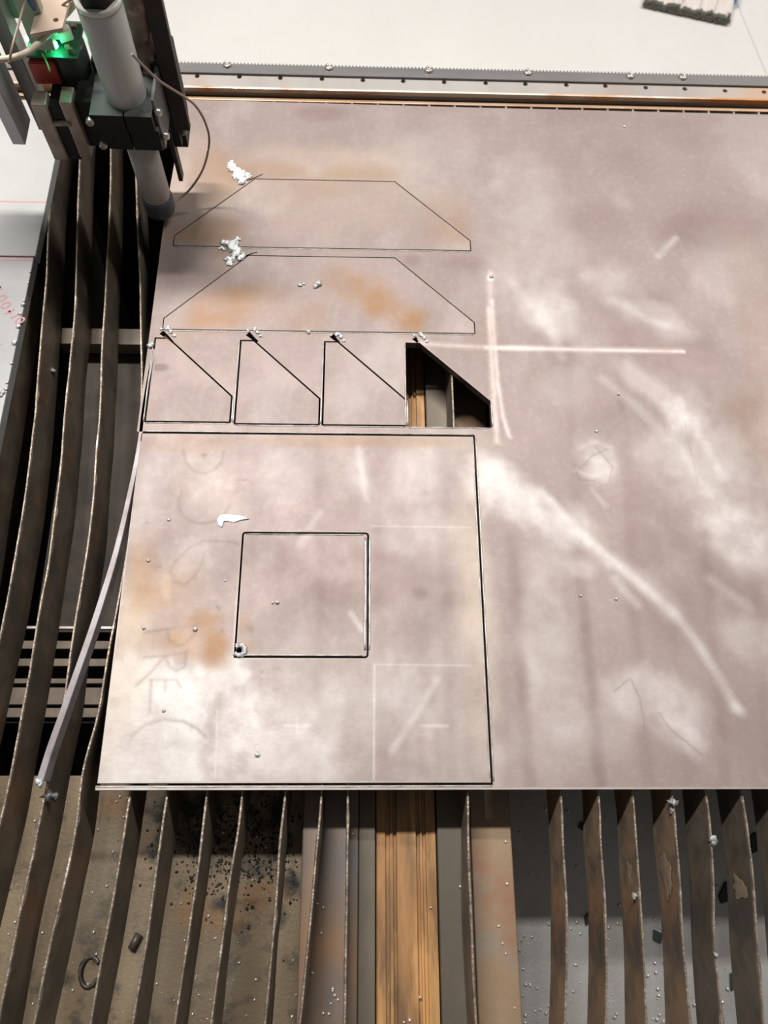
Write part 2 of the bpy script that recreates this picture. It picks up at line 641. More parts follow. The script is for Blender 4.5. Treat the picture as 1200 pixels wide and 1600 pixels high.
# trays
ZT = -.23
ZL = -.10
fc, fr, fp = Field(ZL), Field(ZL), Field(ZL)
for a_ in [(262, 1262, 40, 22), (300, 1290, 45, 34), (345, 1250, 40, 20), (345, 1330, 30, 22), (405, 1270, 45, 30), (440, 1300, 30, 45), (400, 1350, 35, 22), (345, 1418, 18, 12),
           (455, 1380, 18, 30), (240, 1330, 10, 18), (380, 1410, 20, 8), (435, 1430, 12, 25), (150, 1500, 10, 12)]:
    fc.blob(*a_, .75, soft=1.0)
for a_ in [(60, 1530, 40, 12), (100, 1450, 10, 6), (420, 1520, 12, 10)]:
    fc.blob(*a_, .3, soft=.9)
for a_ in [(340, 1440, 40, 16), (410, 1400, 40, 20), (300, 1420, 25, 30), (180, 1260, 30, 14)]:
    fr.blob(*a_, .5, soft=1.2)
for a_ in [(150, 1380, 30, 80), (230, 1500, 40, 60), (330, 1530, 40, 50)]:
    fp.blob(*a_, .35, soft=1.4)


def stain_tl(P):
    pn = np.array([noise.fractal(Vector((x * 75, y * 75, 2)), 1, 2, 4) for x, y in P])
    c = fc(P)
    return {'char': np.clip(c * 1.6 + pn * 1.6 * (c > .02) - .55, 0, 1) * .95, 'rust': fr(P), 'pale': fp(P)}


yt_ = at(60, 1212, ZL).y
TL = plate('spatter_tray', [(-.138, -.5), (.1525, -.5), (.1525, yt_), (-.138, yt_)], [], ZL - .004, ZL, .0045, (TRAYL,), T, stain_tl)
TL.location = -Vector(T.location)
fc2, fr2, fp2 = Field(ZT), Field(ZT), Field(ZT)
for a_ in [(1000, 1480, 90, 30), (860, 1500, 50, 80), (1100, 1570, 90, 30)]:
    fp2.blob(*a_, .35, soft=1.4)
TR = plate('spatter_tray', [(.32, -.5), (.95, -.5), (.95, .3), (.32, .3)], [], ZT - .004, ZT, .012, (TRAYR,), T, lambda P: {'char': fc2(P), 'rust': fr2(P), 'pale': fp2(P)})
TR.location = -Vector(T.location)


def yrange(y0, y1, z):
    return at(120, y0, z).y, at(120, y1, z).y


# left bay: cross beam, sloping apron with shade in its colour, slotted ledge
ya, yb = yrange(513, 537, -.058)
tp('cross_beam', BARM, -.112, .155, yb, ya, -.075, -.058)
bm = bmesh.new()
yt, yl = at(120, 538, -.075).y, at(120, 984, -.085).y
vs = [bm.verts.new(Vector(v) - T.location) for v in [(-.104, yt, -.082), (.155, yt, -.082), (.155, yl, -.096), (-.104, yl, -.096), (-.104, yt, -.088), (.155, yt, -.088), (.155, yl, -.102), (-.104, yl, -.102)]]
for f in [(0, 3, 2, 1), (4, 5, 6, 7), (0, 1, 5, 4), (1, 2, 6, 5), (2, 3, 7, 6), (3, 0, 4, 7)]:
    bm.faces.new([vs[i] for i in f])
bmesh.ops.recalc_face_normals(bm, faces=bm.faces)
obj('sloping_apron', bm, SHADEB, T)
zb = -.085
for (y0, y1, m_, th) in [(978, 983, EDGE, .004), (1001, 1014, BARM, .006), (1029, 1041, BARM, .006), (1060, 1068, BARM, .006), (1074, 1101, BARM, .006), (1106, 1121, BARM, .006)]:
    a_, b_ = yrange(y0, y1, zb)
    tp('ledge_bar', m_, -.134, .155, b_, a_, zb - th, zb, bev=.0006)
a_, b_ = yrange(1060, 1128, zb)
tp('ledge_plate', SHADE, -.134, .155, b_, a_, zb - .012, zb - .007)

# beads of solidified steel and scrap lying in the trays
bm = bmesh.new()
for k in range(330):
    x, y = random.uniform(800, 1230), random.uniform(1260, 1640)
    if y < 1430 and random.random() < .85:
        continue
    p = at(x, y, ZT)
    r = random.choice([.0008, .0011, .0015, .0019])
    ball(bm, (p.x, p.y, ZT + r * .5), r, 1, .7)
for v in bm.verts:
    v.co -= T.location
o = obj('steel_beads', bm, BEADS, T)
o['kind'] = 'stuff'
bm = bmesh.new()
for k in range(150):
    p = at(random.uniform(0, 470), random.uniform(1240, 1600), ZL)
    r = random.choice([.0005, .0007, .0010, .0014])
    ball(bm, (p.x, p.y, ZL + r * .5), r, 1, .7)
for v in bm.verts:
    v.co -= T.location
o = obj('steel_beads', bm, BEADS, T)
o['kind'] = 'stuff'
bm = bmesh.new()
for k in range(800):
    x, y = random.gauss(370, 62), random.gauss(1320, 48)
    if x > 468 or y < 1236:
        continue
    p = at(x, y, ZL)
    r = random.uniform(.0004, .0014)
    ball(bm, (p.x, p.y, ZL + r * .3), r, 1, .5, .7)
for v in bm.verts:
    v.co -= T.location
o = obj('burnt_crumbs', bm, mat('char_crumbs', (.018, .02, .019), .7, var=(.06, .045, .035), var_scale=60), T)
o['kind'] = 'stuff'
# beads on the beam flanges
bm = bmesh.new()
for x, y in [(496, 1412), (505, 1418), (502, 1458), (488, 1520), (520, 1545), (523, 1555), (528, 1562), (517, 1568), (505, 1583), (514, 1584), (456, 1588), (520, 1548), (656, 1558), (640, 1594), (631, 1597), (673, 1418), (719, 1385), (790, 1315), (792, 1381), (779, 1447), (785, 1474), (804, 1575), (790, 1490), (551, 1303)]:
    z = -.056 if not 589 < x < 683 else -.063
    p = at(x, y, z)
    ball(bm, (p.x, p.y, z + .0006), random.uniform(.0009, .0014), 1, .8)
for v in bm.verts:
    v.co -= T.location
o = obj('steel_beads', bm, BEADS, T)
o['kind'] = 'stuff'

for i, (pts, lab) in enumerate([
        ([(903, 1292), (907, 1284), (921, 1286), (921, 1296), (910, 1298)], 'small black scrap piece on the shaded tray near the sheet edge'),
        ([(912, 1432), (920, 1425), (924, 1438), (914, 1446)], 'tiny dark scrap chip where the tray turns bright'),
        ([(1020, 1452), (1036, 1460), (1031, 1474), (1019, 1468)], 'green-grey triangular scrap chip on the bright tray'),
        ([(1122, 1400), (1132, 1378), (1143, 1376), (1142, 1406), (1126, 1412)], 'largest black scrap piece on the tray beside a rusty slat'),
        ([(1140, 1520), (1152, 1516), (1150, 1542), (1141, 1548)], 'green-grey oblong scrap chip near the lower right corner'),
        ([(1170, 1307), (1180, 1300), (1182, 1330), (1173, 1334)], 'dark narrow scrap chip beside the rightmost slat')]):
    P = [at(x, y, ZT) for x, y in pts]
    c = sum((p.xy for p in P), Vector((0, 0))) / len(P)
    o = obj('scrap_chip', prism([p.xy - c for p in P], 0, .003, .0004), CHIP if 'green' in lab else mat('black_scrap', (.02, .022, .022), .5))
    o.location = (c.x, c.y, ZT)
    tag(o, lab, 'scrap', 'scrap chips on the tray')
P0, P1 = at(205, 1483, ZL + .003), at(217, 1460, ZL + .003)
o = obj('steel_slug', tube([Vector((0, 0, .003)), P1 - P0 + Vector((0, 0, .003))], .0032, n=12, smooth=False), mat('slug_steel', (.10, .085, .065), .5, .4))
o.location = (P0.x, P0.y, ZL)
tag(o, 'short dark rod-shaped steel slug lying on the brown tray between slats', 'scrap')
bm = tube([(.0075 * math.cos(a_), .0105 * math.sin(a_), .0015) for a_ in [.6 + k / 9 * 5.2 for k in range(10)]], .0014, n=10, m=5, rough=1.2)
o = obj('slag_ring', bm, mat('grey_slag_ring', (.11, .10, .085), .4, .3, var=(.1, .09, .08), var_scale=200, bump=.4))
p = at(141, 1518, ZL)
o.location = (p.x, p.y, ZL)
tag(o, 'grey ring-shaped lump of slag on the brown tray at lower left', 'slag')

# ------------------------------------------------------------------ slats
ZS = -.0088
SL = [
    ('Z', [(96, 60), (72, 240), (40, 420), (14, 585), (2, 655), (-22, 800)], 'dark steel slat half hidden beneath the white board edge, leftmost of all', 0),
    ('A', [(100, 150), (79, 300), (72, 425), (64, 525), (56, 625), (54, 650), (39, 774), (22, 875), (4, 972), (-30, 1110)], 'rusty steel slat nearest the white board, leaving the photo at mid left', 0),
    ('B', [(132, 150), (122, 300), (117, 475), (110, 550), (101, 650), (92, 751), (75, 875), (62, 950), (45, 1055), (28, 1145), (8, 1250), (-16, 1350)], 'warped steel slat second from the white board, passing just left of the offcut strip tip', 0),
    ('C', [(176, 150), (172, 300), (162, 500), (155, 650), (150, 706), (141, 819), (127, 912), (109, 1025), (99, 1100), (82, 1180), (68, 1250), (50, 1340), (30, 1427), (5, 1553), (-8, 1620)], 'long curved steel slat crossed by the bent offcut strip', 0),
    ('D', [(214, 150), (213, 300), (217, 400), (220, 520), (221, 600), (212, 750), (197, 870), (172, 1005), (154, 1107), (130, 1200), (115, 1310), (77, 1483), (52, 1600), (47, 1625)], 'curved steel slat that slips under the left edge of the cut sheet', 0),
    ('E', [(202, 1247), (192, 1313), (177, 1400), (160, 1493), (140, 1600)], 'steel slat starting under the front left corner of the sheet', 0),
    ('F', [(260, 1247), (248, 1333), (237, 1407), (223, 1500), (208, 1593)], 'steel slat just right of the rod-shaped slug, small bright bead on its side', 0),
    ('G', [(322, 1250), (315, 1310), (307, 1373), (297, 1440), (283, 1533), (273, 1600)], 'steel slat standing over the left side of the burnt patch', 0),
    ('H', [(377, 1250), (370, 1307), (360, 1367), (350, 1440), (338, 1533), (330, 1600)], 'steel slat standing over the middle of the burnt patch', 0),
    ('I', [(445, 1249), (438, 1315), (431, 1410), (424, 1480), (416, 1578)], 'thin steel slat left of the grey beam flange, over the burnt patch edge', 0),
    ('J', [(502, 1249), (494, 1340), (484, 1445), (475, 1540), (468, 1599)], 'thin brown slat slanting over the grey and orange beam flange', 0),
    ('K', [(543, 1263), (542, 1340), (542, 1445), (540, 1540), (538, 1599)], 'olive slag-crusted slat just left of the orange guide channel', 0),
    ('L', [(732, 1259), (734, 1375), (739, 1515), (744, 1599)], 'lone steel slat right of the orange guide channel', 0),
    ('M', [(877, 1245), (881, 1322), (885, 1410), (885, 1515), (883, 1599)], 'orange-rusted slat first right of the centre beam, over the grey tray', 1),
    ('N', [(936, 1245), (939, 1322), (946, 1410), (948, 1515), (947, 1599)], 'rusted slat second right of the centre beam, small burr halfway down', 1),
    ('O', [(990, 1245), (995, 1305), (1000, 1392), (1006, 1480), (1010, 1599)], 'rusted slat third right of the centre beam with a pale scorched notch', 1),
    ('P', [(1051, 1245), (1056, 1305), (1064, 1392), (1070, 1480), (1078, 1599)], 'slat with a pale slag crust on its tip and an orange burn below', 1),
    ('Q', [(1104, 1245), (1110, 1305), (1116, 1392), (1119, 1480), (1129, 1599)], 'dark slat with a white slag lump hanging on its top edge', 0),
    ('R', [(1161, 1245), (1170, 1305), (1179, 1392), (1184, 1480), (1195, 1599)], 'dark slat with a round pale scorch beside the largest scrap', 0),
    ('S', [(1219, 1245), (1227, 1305), (1238, 1392), (1246, 1480), (1256, 1599)], 'slat at the right border of the photo, only its face showing', 0),
]
Hs, Th = .045, .0023


def slat(pts, lab, rusty, seed):
    W_ = [at(x, y, ZS) for x, y in pts]
    if pts[0][1] > 1000:                       # straight run beneath the sheet to the comb
        x0 = W_[0].x + (.004 if W_[0].x < .15 else 0)
        slope = (W_[1].x - W_[0].x) / (W_[1].y - W_[0].y) * .1
        head = [Vector((x0 + slope * (yy - W_[0].y), yy, ZS)) for yy in (.700, .52, .34, .16, .06)]
        W_ = head + W_
    else:
        W_ = [Vector((W_[0].x, .700, ZS))] + [w for w in W_ if w.y < .66]
    e = W_[-1] - W_[-2]
    W_.append(W_[-1] + e.normalized() * .09)
    C = crom(W_, 10)
    # resample about every 5 mm
    Q, acc = [C[0]], 0
    for a_, b_ in zip(C, C[1:]):
        acc += (b_ - a_).length
        if acc > .005:
            Q.append(b_)
            acc = 0
    loc = Q[len(Q) // 2].copy()
    loc.z = ZS - Hs
    bm = bmesh.new()
    rows = []
    for i, q in enumerate(Q):
        d = (Q[min(i + 1, len(Q) - 1)] - Q[max(i - 1, 0)]).normalized()
        n = Vector((d.y, -d.x, 0))
        nn = noise.noise(Vector((seed * 9, q.y * 60, 1)))
        n2 = noise.noise(Vector((seed * 9, q.y * 170, 5)))
        n3 = noise.noise(Vector((seed * 5, q.y * 14, 8)))
        bump = max(0, nn - .15) * .0016
        z = q.z - loc.z - .0003 - max(0, n3) * .0014 - abs(n2) * .0008
        w = Th / 2
        lean = n * (n3 * .0012)
        rows.append([bm.verts.new(v - Vector((loc.x, loc.y, 0)) - Vector((0, 0, q.z)) + Vector((0, 0, zz))) for v, zz in (
            (q - n * w + lean * -1, 0), (q - n * w, z * .6), (q - n * (w + bump) + lean, z - .0015), (q - n * (w * .55) + lean, z),
            (q + n * (w * .55) + lean, z), (q + n * (w + bump * .7) + lean, z - .0015), (q + n * w, z * .6), (q + n * w - lean, 0))])
    for a_, b_ in zip(rows, rows[1:]):
        for k in range(7):
            f = bm.faces.new((a_[k], a_[k + 1], b_[k + 1], b_[k]))
            f.material_index = 1 if k in (2, 3, 4) else 0
        bm.faces.new((a_[7], a_[0], b_[0], b_[7]))
    bm.faces.new(rows[0])
    bm.faces.new(rows[-1][::-1])
    bmesh.ops.recalc_face_normals(bm, faces=bm.faces)
    me = bpy.data.meshes.new('slat')
    bm.to_mesh(me)
    bm.free()
    me.materials.append(SLATR if rusty else SLAT)
    me.materials.append(SLATTOP)
    o = bpy.data.objects.new('slat', me)
    o.location = loc
    link(o)
    tag(o, lab, 'slat', 'support slats of the cutting table')
    return o, W_


slats = {}
for i, (k, pts, lab, ru) in enumerate(SL):
    slats[k] = slat(pts, lab, ru, i + 1)[0]


def lumps(o, items, m, name='slag_lump'):
    for px, py, r, z, fl_ in items:
        p = at(px, py, z)
        bm = bmesh.new()
        ball(bm, p - o.location, r, 2, fl_, .6)
        q = obj(name, bm, m, o)
        q['label'] = 'pale slag lump'


lumps(slats['P'], [(1052, 1254, .0032, ZS + .001, .7), (1049, 1266, .0022, ZS - .003, 1.2)], SLAG)
lumps(slats['Q'], [(1113, 1310, .0030, ZS, .8), (1115, 1318, .0022, ZS, .8), (1118, 1492, .0016, ZS, .8)], SLAG)
lumps(slats['O'], [(991, 1400, .0020, ZS - .004, 1)], SLAG)
lumps(slats['C'], [(75, 1242, .0040, ZS, .5), (86, 1243, .0030, ZS, .5)], mat('dark_slag', (.09, .09, .085), .5, .3, bump=.4))
lumps(slats['A'], [(83, 580, .0032, ZS - .03, 1.1)], SLAG)
SC = mat('scorched_pale', (.36, .29, .21), .5, .2, var=(.32, .24, .17), var_scale=60)
for k, (px, py, rr, L_) in {'O': (984, 1372, .0045, .016), 'P': (1042, 1368, .0055, .022), 'R': (1156, 1388, .006, .012)}.items():
    o = slats[k]
    # scorch scab standing proud of the slat's left face
    zc = ZS - .020
    p = at(px, py, zc)
    bm = bmesh.new()
    s = bmesh.ops.create_icosphere(bm, subdivisions=3, radius=1)
    for v in s['verts']:
        n_ = 1 + 1.1 * noise.noise(v.co * 1.6 + Vector((px, 0, 0)))
        v.co = Vector((v.co.x * .0007, v.co.y * L_ * .6 * n_, v.co.z * rr * n_ * 1.6)) + Vector((p.x, p.y, zc)) - o.location
    q = obj('scorch_scab', bm, SC, o)
    q['label'] = 'pale scorched scab'

# ------------------------------------------------------------------ sheet stains and painted sheen
dark, pale, rust, ink, sand, cream = (Field() for _ in range(6))
pale.ragged = .62
B = rust.blob
for a_ in [(300, 1000, 48, 34, .62), (335, 1015, 20, 28, .75), (262, 925, 50, 42, .42), (222, 905, 22, 60, .42), (320, 965, 30, 14, .5),
           (600, 478, 62, 26, .66, -28), (545, 445, 46, 26, .42, -20), (640, 500, 26, 22, .40), (480, 500, 30, 24, .25), (350, 480, 52, 34, .52), (330, 505, 40, 16, .4), (408, 470, 40, 30, .3),
           (322, 362, 58, 20, .5), (352, 402, 20, 22, .35), (335, 268, 46, 38, .48), (420, 268, 60, 14, .42), (565, 272, 60, 14, .36), (470, 300, 46, 20, .18), (525, 292, 50, 18, .16),
           (700, 345, 34, 36, .22), (710, 365, 20, 20, .2), (560, 690, 160, 9, .40), (290, 695, 60, 12, .26), (245, 1000, 30, 30, .2), (378, 975, 14, 20, .3), (275, 530, 30, 10, .2),
           (760, 520, 30, 30, .12), (1190, 660, 40, 60, .22), (385, 1010, 14, 10, .4), (1180, 470, 40, 100, .10)]:
    B(*a_[:5], *(a_[5:] or (0,)), soft=1.1)
B = dark.blob
for a_ in [(510, 177, 36, 13, .55), (640, 905, 60, 20, .45), (600, 880, 70, 16, .40), (560, 930, 60, 24, .30), (656, 927, 12, 9, .7), (705, 935, 30, 14, .3), (575, 855, 30, 40, .25),
           (725, 412, 34, 12, .45), (646, 408, 12, 8, .45), (290, 365, 26, 14, .3), (268, 415, 14, 50, .25), (985, 470, 60, 26, .35), (1075, 365, 60, 26, .45), (1120, 350, 100, 34, .3),
           (930, 345, 60, 26, .3), (1090, 560, 60, 50, .3), (980, 500, 40, 30, .25), (890, 440, 40, 20, .35), (1000, 560, 50, 30, .25), (1120, 690, 60, 60, .2), (960, 650, 60, 40, .18),
           (1010, 860, 60, 30, .35), (1110, 905, 50, 40, .32), (1060, 960, 60, 50, .3), (860, 960, 50, 60, .2), (1000, 780, 50, 40, .2), (1160, 940, 40, 60, .25), (560, 210, 60, 24, .12), (1100, 200, 90, 30, .25),
           (870, 560, 40, 60, .2), (480, 880, 60, 50, .22), (500, 960, 50, 40, .2), (620, 1180, 90, 30, .12), (930, 250, 60, 30, .2), (1160, 1150, 40, 60, .25), (900, 180, 60, 16, .25), (640, 340, 40, 30, .12)]:
    B(*a_[:5], soft=1.2)
for x0, x1, ya_, yb_, k in [(405, 378, 690, 1220, .16), (500, 496, 700, 1220, .22), (590, 598, 720, 1225, .25), (690, 706, 700, 1220, .22), (655, 664, 980, 1210, .12), (798, 828, 840, 1225, .42), (905, 938, 880, 1225, .44),
                          (985, 1012, 900, 1220, .30), (1100, 1135, 860, 1225, .26), (885, 905, 520, 860, .26), (965, 990, 540, 880, .26), (1180, 1200, 900, 1200, .2), (1050, 1075, 990, 1220, .15), (555, 552, 700, 830, .18), (440, 434, 850, 1200, .15)]:
    dark.line([(x0, ya_), ((x0 + x1) / 2, (ya_ + yb_) / 2), (x1, yb_)], .0090, k * 1.1, .6)
for a_ in [(229, 816, 4, 4), (341, 950, 4, 5), (346, 988, 4, 5), (392, 983, 6, 6), (304, 966, 4, 4), (430, 1077, 5, 4), (409, 1048, 3, 3), (432, 1044, 4, 3), (248, 886, 3, 3), (318, 711, 5, 3), (250, 574, 12, 5)]:
    dark.blob(*a_, .8, soft=.9)
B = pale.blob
for a_ in [(785, 762, 62, 36, .72, -30), (850, 800, 70, 26, .5, -30), (740, 745, 30, 30, .35), (255, 1130, 70, 70, .40), (300, 1070, 70, 34, .38), (240, 1190, 90, 30, .25), (230, 1060, 40, 40, .30),  # wipe marks mixed with painted lamp highlights
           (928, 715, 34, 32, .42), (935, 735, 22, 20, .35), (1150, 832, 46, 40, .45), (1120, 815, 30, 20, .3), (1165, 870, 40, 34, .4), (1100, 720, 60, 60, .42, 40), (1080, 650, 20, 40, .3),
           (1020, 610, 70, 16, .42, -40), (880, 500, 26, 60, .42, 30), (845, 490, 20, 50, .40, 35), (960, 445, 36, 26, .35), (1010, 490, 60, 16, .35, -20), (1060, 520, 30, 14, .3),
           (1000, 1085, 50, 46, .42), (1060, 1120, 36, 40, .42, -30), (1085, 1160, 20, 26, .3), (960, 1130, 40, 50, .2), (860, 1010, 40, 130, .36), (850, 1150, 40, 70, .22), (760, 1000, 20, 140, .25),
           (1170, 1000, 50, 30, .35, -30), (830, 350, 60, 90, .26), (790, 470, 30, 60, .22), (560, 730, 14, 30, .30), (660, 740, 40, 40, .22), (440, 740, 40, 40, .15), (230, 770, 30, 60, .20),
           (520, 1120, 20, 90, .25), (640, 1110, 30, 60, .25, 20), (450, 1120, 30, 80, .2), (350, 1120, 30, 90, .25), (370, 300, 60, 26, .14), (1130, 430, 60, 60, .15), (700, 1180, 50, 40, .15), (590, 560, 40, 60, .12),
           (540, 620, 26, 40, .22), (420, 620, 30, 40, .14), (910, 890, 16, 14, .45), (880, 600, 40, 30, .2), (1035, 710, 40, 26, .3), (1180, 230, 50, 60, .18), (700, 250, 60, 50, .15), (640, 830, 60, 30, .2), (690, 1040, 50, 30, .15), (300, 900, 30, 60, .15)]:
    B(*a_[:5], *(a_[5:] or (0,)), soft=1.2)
B(230, 1140, 130, 110, .65)  # broad lamp sheen painted over the pale lower left
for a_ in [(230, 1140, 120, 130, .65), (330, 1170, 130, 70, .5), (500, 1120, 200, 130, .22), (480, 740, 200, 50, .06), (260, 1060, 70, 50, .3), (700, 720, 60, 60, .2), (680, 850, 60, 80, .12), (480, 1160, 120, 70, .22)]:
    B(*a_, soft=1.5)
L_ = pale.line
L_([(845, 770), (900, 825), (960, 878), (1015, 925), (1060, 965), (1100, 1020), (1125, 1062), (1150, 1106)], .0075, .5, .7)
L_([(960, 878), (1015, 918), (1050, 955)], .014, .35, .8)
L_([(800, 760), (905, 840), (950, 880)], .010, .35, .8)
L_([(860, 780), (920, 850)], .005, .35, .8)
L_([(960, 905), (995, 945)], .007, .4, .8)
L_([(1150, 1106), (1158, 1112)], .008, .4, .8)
L_([(612, 1172), (648, 1120), (682, 1062)], .005, .45, .8)
L_([(548, 958), (566, 985)], .004, .5, .8)
L_([(1028, 400), (1056, 372)], .006, .45, .8)
L_([(560, 700), (572, 780)], .005, .3, .8)
L_([(500, 800), (470, 850)], .006, .3, .8)
L_([(640, 500), (622, 490)], .003, .6, .8)
L_([(585, 1040), (584, 1220)], .0014, .55, .8)
L_([(340, 1110), (336, 1215)], .0014, .45, .8)
L_([(168, 1084), (198, 1078)], .0016, .8, .8)
L_([(168, 1090), (190, 1085)], .0016, .8, .8)
L_([(580, 822), (735, 824)], .0014, .3, .8)
L_([(585, 1038), (735, 1040)], .0014, .3, .8)
for x in (255, 465, 680):
    L_([(x - 20, 1134), (x + 20, 1134)], .0018, .5, .8)
L_([(465, 1122), (465, 1146)], .0018, .3, .8)
L_ = sand.line
L_([(652, 536), (700, 540), (770, 543), (850, 545)], .0042, .42, .7)
L_([(760, 543), (850, 545), (960, 547), (1068, 549)], .0040, .78, .7)
L_([(764, 482), (766, 520), (769, 580), (773, 640), (777, 690)], .0045, .62, .7)
L_([(769, 470), (774, 545), (778, 600), (786, 650), (796, 683)], .0034, .62, .7)
L_([(767, 425), (765, 490)], .0052, .40, .9)
sand.blob(766, 434, 5, 5, .7)
cream.blob(200, 1040, 40, 120, .32, soft=1.3)
cream.blob(215, 950, 30, 60, .5, soft=1.2)
cream.blob(180, 1130, 30, 90, .2, soft=1.2)
cream.blob(735, 860, 22, 150, .25, soft=1.2)
cream.blob(750, 1000, 24, 180, .3, soft=1.2)
cream.blob(260, 915, 10, 24, .6, soft=1)
cream.blob(300, 1010, 30, 20, .3, soft=1)
cream.blob(290, 290, 60, 70, .32, soft=1.3)
cream.blob(500, 255, 130, 26, .25, soft=1.3)
cream.blob(560, 300, 130, 60, .15, soft=1.3)
cream.blob(700, 690, 80, 12, .25, soft=1.3)
L_ = ink.line
# faded marker letters running down the left of the big plate
L_([(286, 703), (290, 722), (302, 735), (318, 740), (334, 734), (346, 722), (350, 705)], .0026, .42, .7)
L_([(284, 768), (279, 783), (282, 800), (294, 813), (312, 818), (334, 815), (352, 802), (360, 788)], .0026, .42, .7)
L_([(374, 750), (386, 750), (396, 756)], .0026, .35, .7)
L_([(383, 851), (350, 846), (318, 845), (296, 856), (276, 875), (266, 893), (272, 908), (288, 914), (303, 902), (316, 880), (320, 862)], .0026, .34, .7)
L_([(226, 988), (262, 983), (306, 978)], .0026, .42, .7)
L_([(262, 984), (264, 1000), (276, 1009), (290, 1006), (303, 990), (306, 978)], .0026, .42, .7)
L_([(226, 1027), (256, 1025), (290, 1020)], .0026, .40, .7)
L_([(260, 1026), (264, 1042), (276, 1048), (288, 1042), (292, 1016)], .0026, .40, .7)
L_([(256, 1028), (236, 1050), (213, 1071)], .0028, .42, .7)
L_([(235, 1062), (276, 1062), (282, 1074)], .0022, .28, .7)
L_([(236, 1064), (234, 1112)], .0028, .34, .7)
L_([(258, 1064), (258, 1080)], .0022, .25, .7)
L_([(205, 1150), (228, 1132), (256, 1124), (286, 1127), (308, 1138), (322, 1152)], .0026, .38, .7)
L_([(258, 1168), (276, 1160)], .0026, .2, .7)
for pts in [[(905, 700), (930, 690), (955, 700), (962, 730), (945, 752)], [(900, 735), (925, 745), (950, 735)], [(915, 715), (940, 722)], [(925, 765), (945, 790)]]:
    pale.line(pts, .004, .3, .9)
for pts in [[(1040, 632), (1060, 690), (1085, 740), (1110, 770)], [(1070, 650), (1100, 690), (1130, 745)], [(1110, 815), (1140, 800), (1180, 815)], [(1115, 850), (1150, 870), (1190, 850)],
            [(1040, 1125), (1065, 1130), (1098, 1165)], [(1085, 1110), (1060, 1130)], [(985, 1060), (1010, 1040)], [(845, 480), (880, 560)], [(800, 440), (850, 500)], [(955, 470), (1040, 510)], [(940, 590), (1000, 640), (1050, 690)],
            [(780, 740), (850, 830)], [(770, 760), (830, 835)], [(830, 790), (880, 850)], [(1110, 905), (1170, 950)]]:
    pale.line(pts, .0075, .28, .95)
# chalk-like crackle of the old wipe marks
L_([(900, 740), (925, 712), (948, 702)], .0016, .35, .8)
L_([(932, 700), (958, 730), (952, 748)], .0016, .35, .8)
L_([(898, 728), (905, 750), (930, 752)], .0016, .3, .8)
L_([(960, 1080), (985, 1060), (1000, 1092), (1008, 1140)], .0016, .35, .8)
L_([(1030, 1115), (1048, 1140), (1098, 1180)], .0016, .35, .8)
L_([(1090, 755), (1070, 660)], .0014, .15, .8)


def stain_sheen_sheet(P):
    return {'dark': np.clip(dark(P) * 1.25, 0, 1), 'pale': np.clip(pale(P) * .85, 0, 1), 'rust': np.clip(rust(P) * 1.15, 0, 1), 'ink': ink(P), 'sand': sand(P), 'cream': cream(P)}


# ------------------------------------------------------------------ cut sheet and parts (metres, from the square plate's front left corner)
K = .0008          # half kerf


def off(poly, d):
    """offset a counter-clockwise polygon outwards by d"""
    n = len(poly)
    out = []
    for i in range(n):
        p0, p1, p2 = Vector(poly[i - 1]), Vector(poly[i]), Vector(poly[(i + 1) % n])
        a_, b_ = (p1 - p0).normalized(), (p2 - p1).normalized()
        na, nb = Vector((a_.y, -a_.x)), Vector((b_.y, -b_.x))
        k = (na + nb)
        k = k / max(.3, k.dot(na)) * 1.0
        out.append(tuple(p1 + k * d))
    return out


sq = [(0, 0), (.300, 0), (.300, .2990), (0, .2990)]
isq = [(.0975, .097), (.2044, .097), (.2044, .2039), (.0975, .2039)]


def rnd(poly, idx, r, n=4):
    out = []
    for i, p in enumerate(poly):
        if i in idx:
            a_ = (Vector(poly[i - 1]) - Vector(p)).normalized()
            b_ = (Vector(poly[(i + 1) % len(poly)]) - Vector(p)).normalized()
            s, e, m_ = Vector(p) + a_ * r, Vector(p) + b_ * r, Vector(p)
            for k in range(n + 1):
                t = k / n
                out.append(tuple(s * (1 - t) ** 2 + m_ * 2 * t * (1 - t) + e * t * t))
        else:
            out.append(p)
    return out


isq = rnd(isq, {1, 2, 3}, .0025)


def trap(x, y):
    W2, tt, ht, vt = .2977, .1457, .0887, .0126
    c = (W2 - tt) / 2
    return [(x, y), (x + W2, y), (x + W2, y + vt), (x + W2 - c, y + ht), (x + c, y + ht), (x, y + vt)]


def guss(x, y):
    w, h, t, v = .0762, .0892, .0124, .027
    return [(x, y), (x + w, y), (x + w, y + v), (x + t, y + h), (x, y + h)]


t1, t2 = trap(.0088, .5088), trap(.0083, .4096)
gs = [guss(.0026, .3104), guss(.0831, .3090), guss(.1625, .3088), guss(.2399, .3084)]


def slit(pts, w0, w1):
    """thin tapered slot along px points on the sheet"""
    P = [Vector(w2(*p)) for p in pts]
    n = len(P)
    L1, R1 = [], []
    for i, p in enumerate(P):
        d = (P[min(i + 1, n - 1)] - P[max(i - 1, 0)]).normalized()
        q = Vector((-d.y, d.x)) * (w0 + (w1 - w0) * i / (n - 1))
        L1.append(tuple(p + q))
        R1.append(tuple(p - q))
    return R1 + L1[::-1]


def disc(px, py, r, n=12, sx=1, sy=1):
    c = w2(px, py)
    return [(c[0] + r * sx * math.cos(2 * math.pi * k / n), c[1] + r * sy * math.sin(2 * math.pi * k / n)) for k in range(n)]


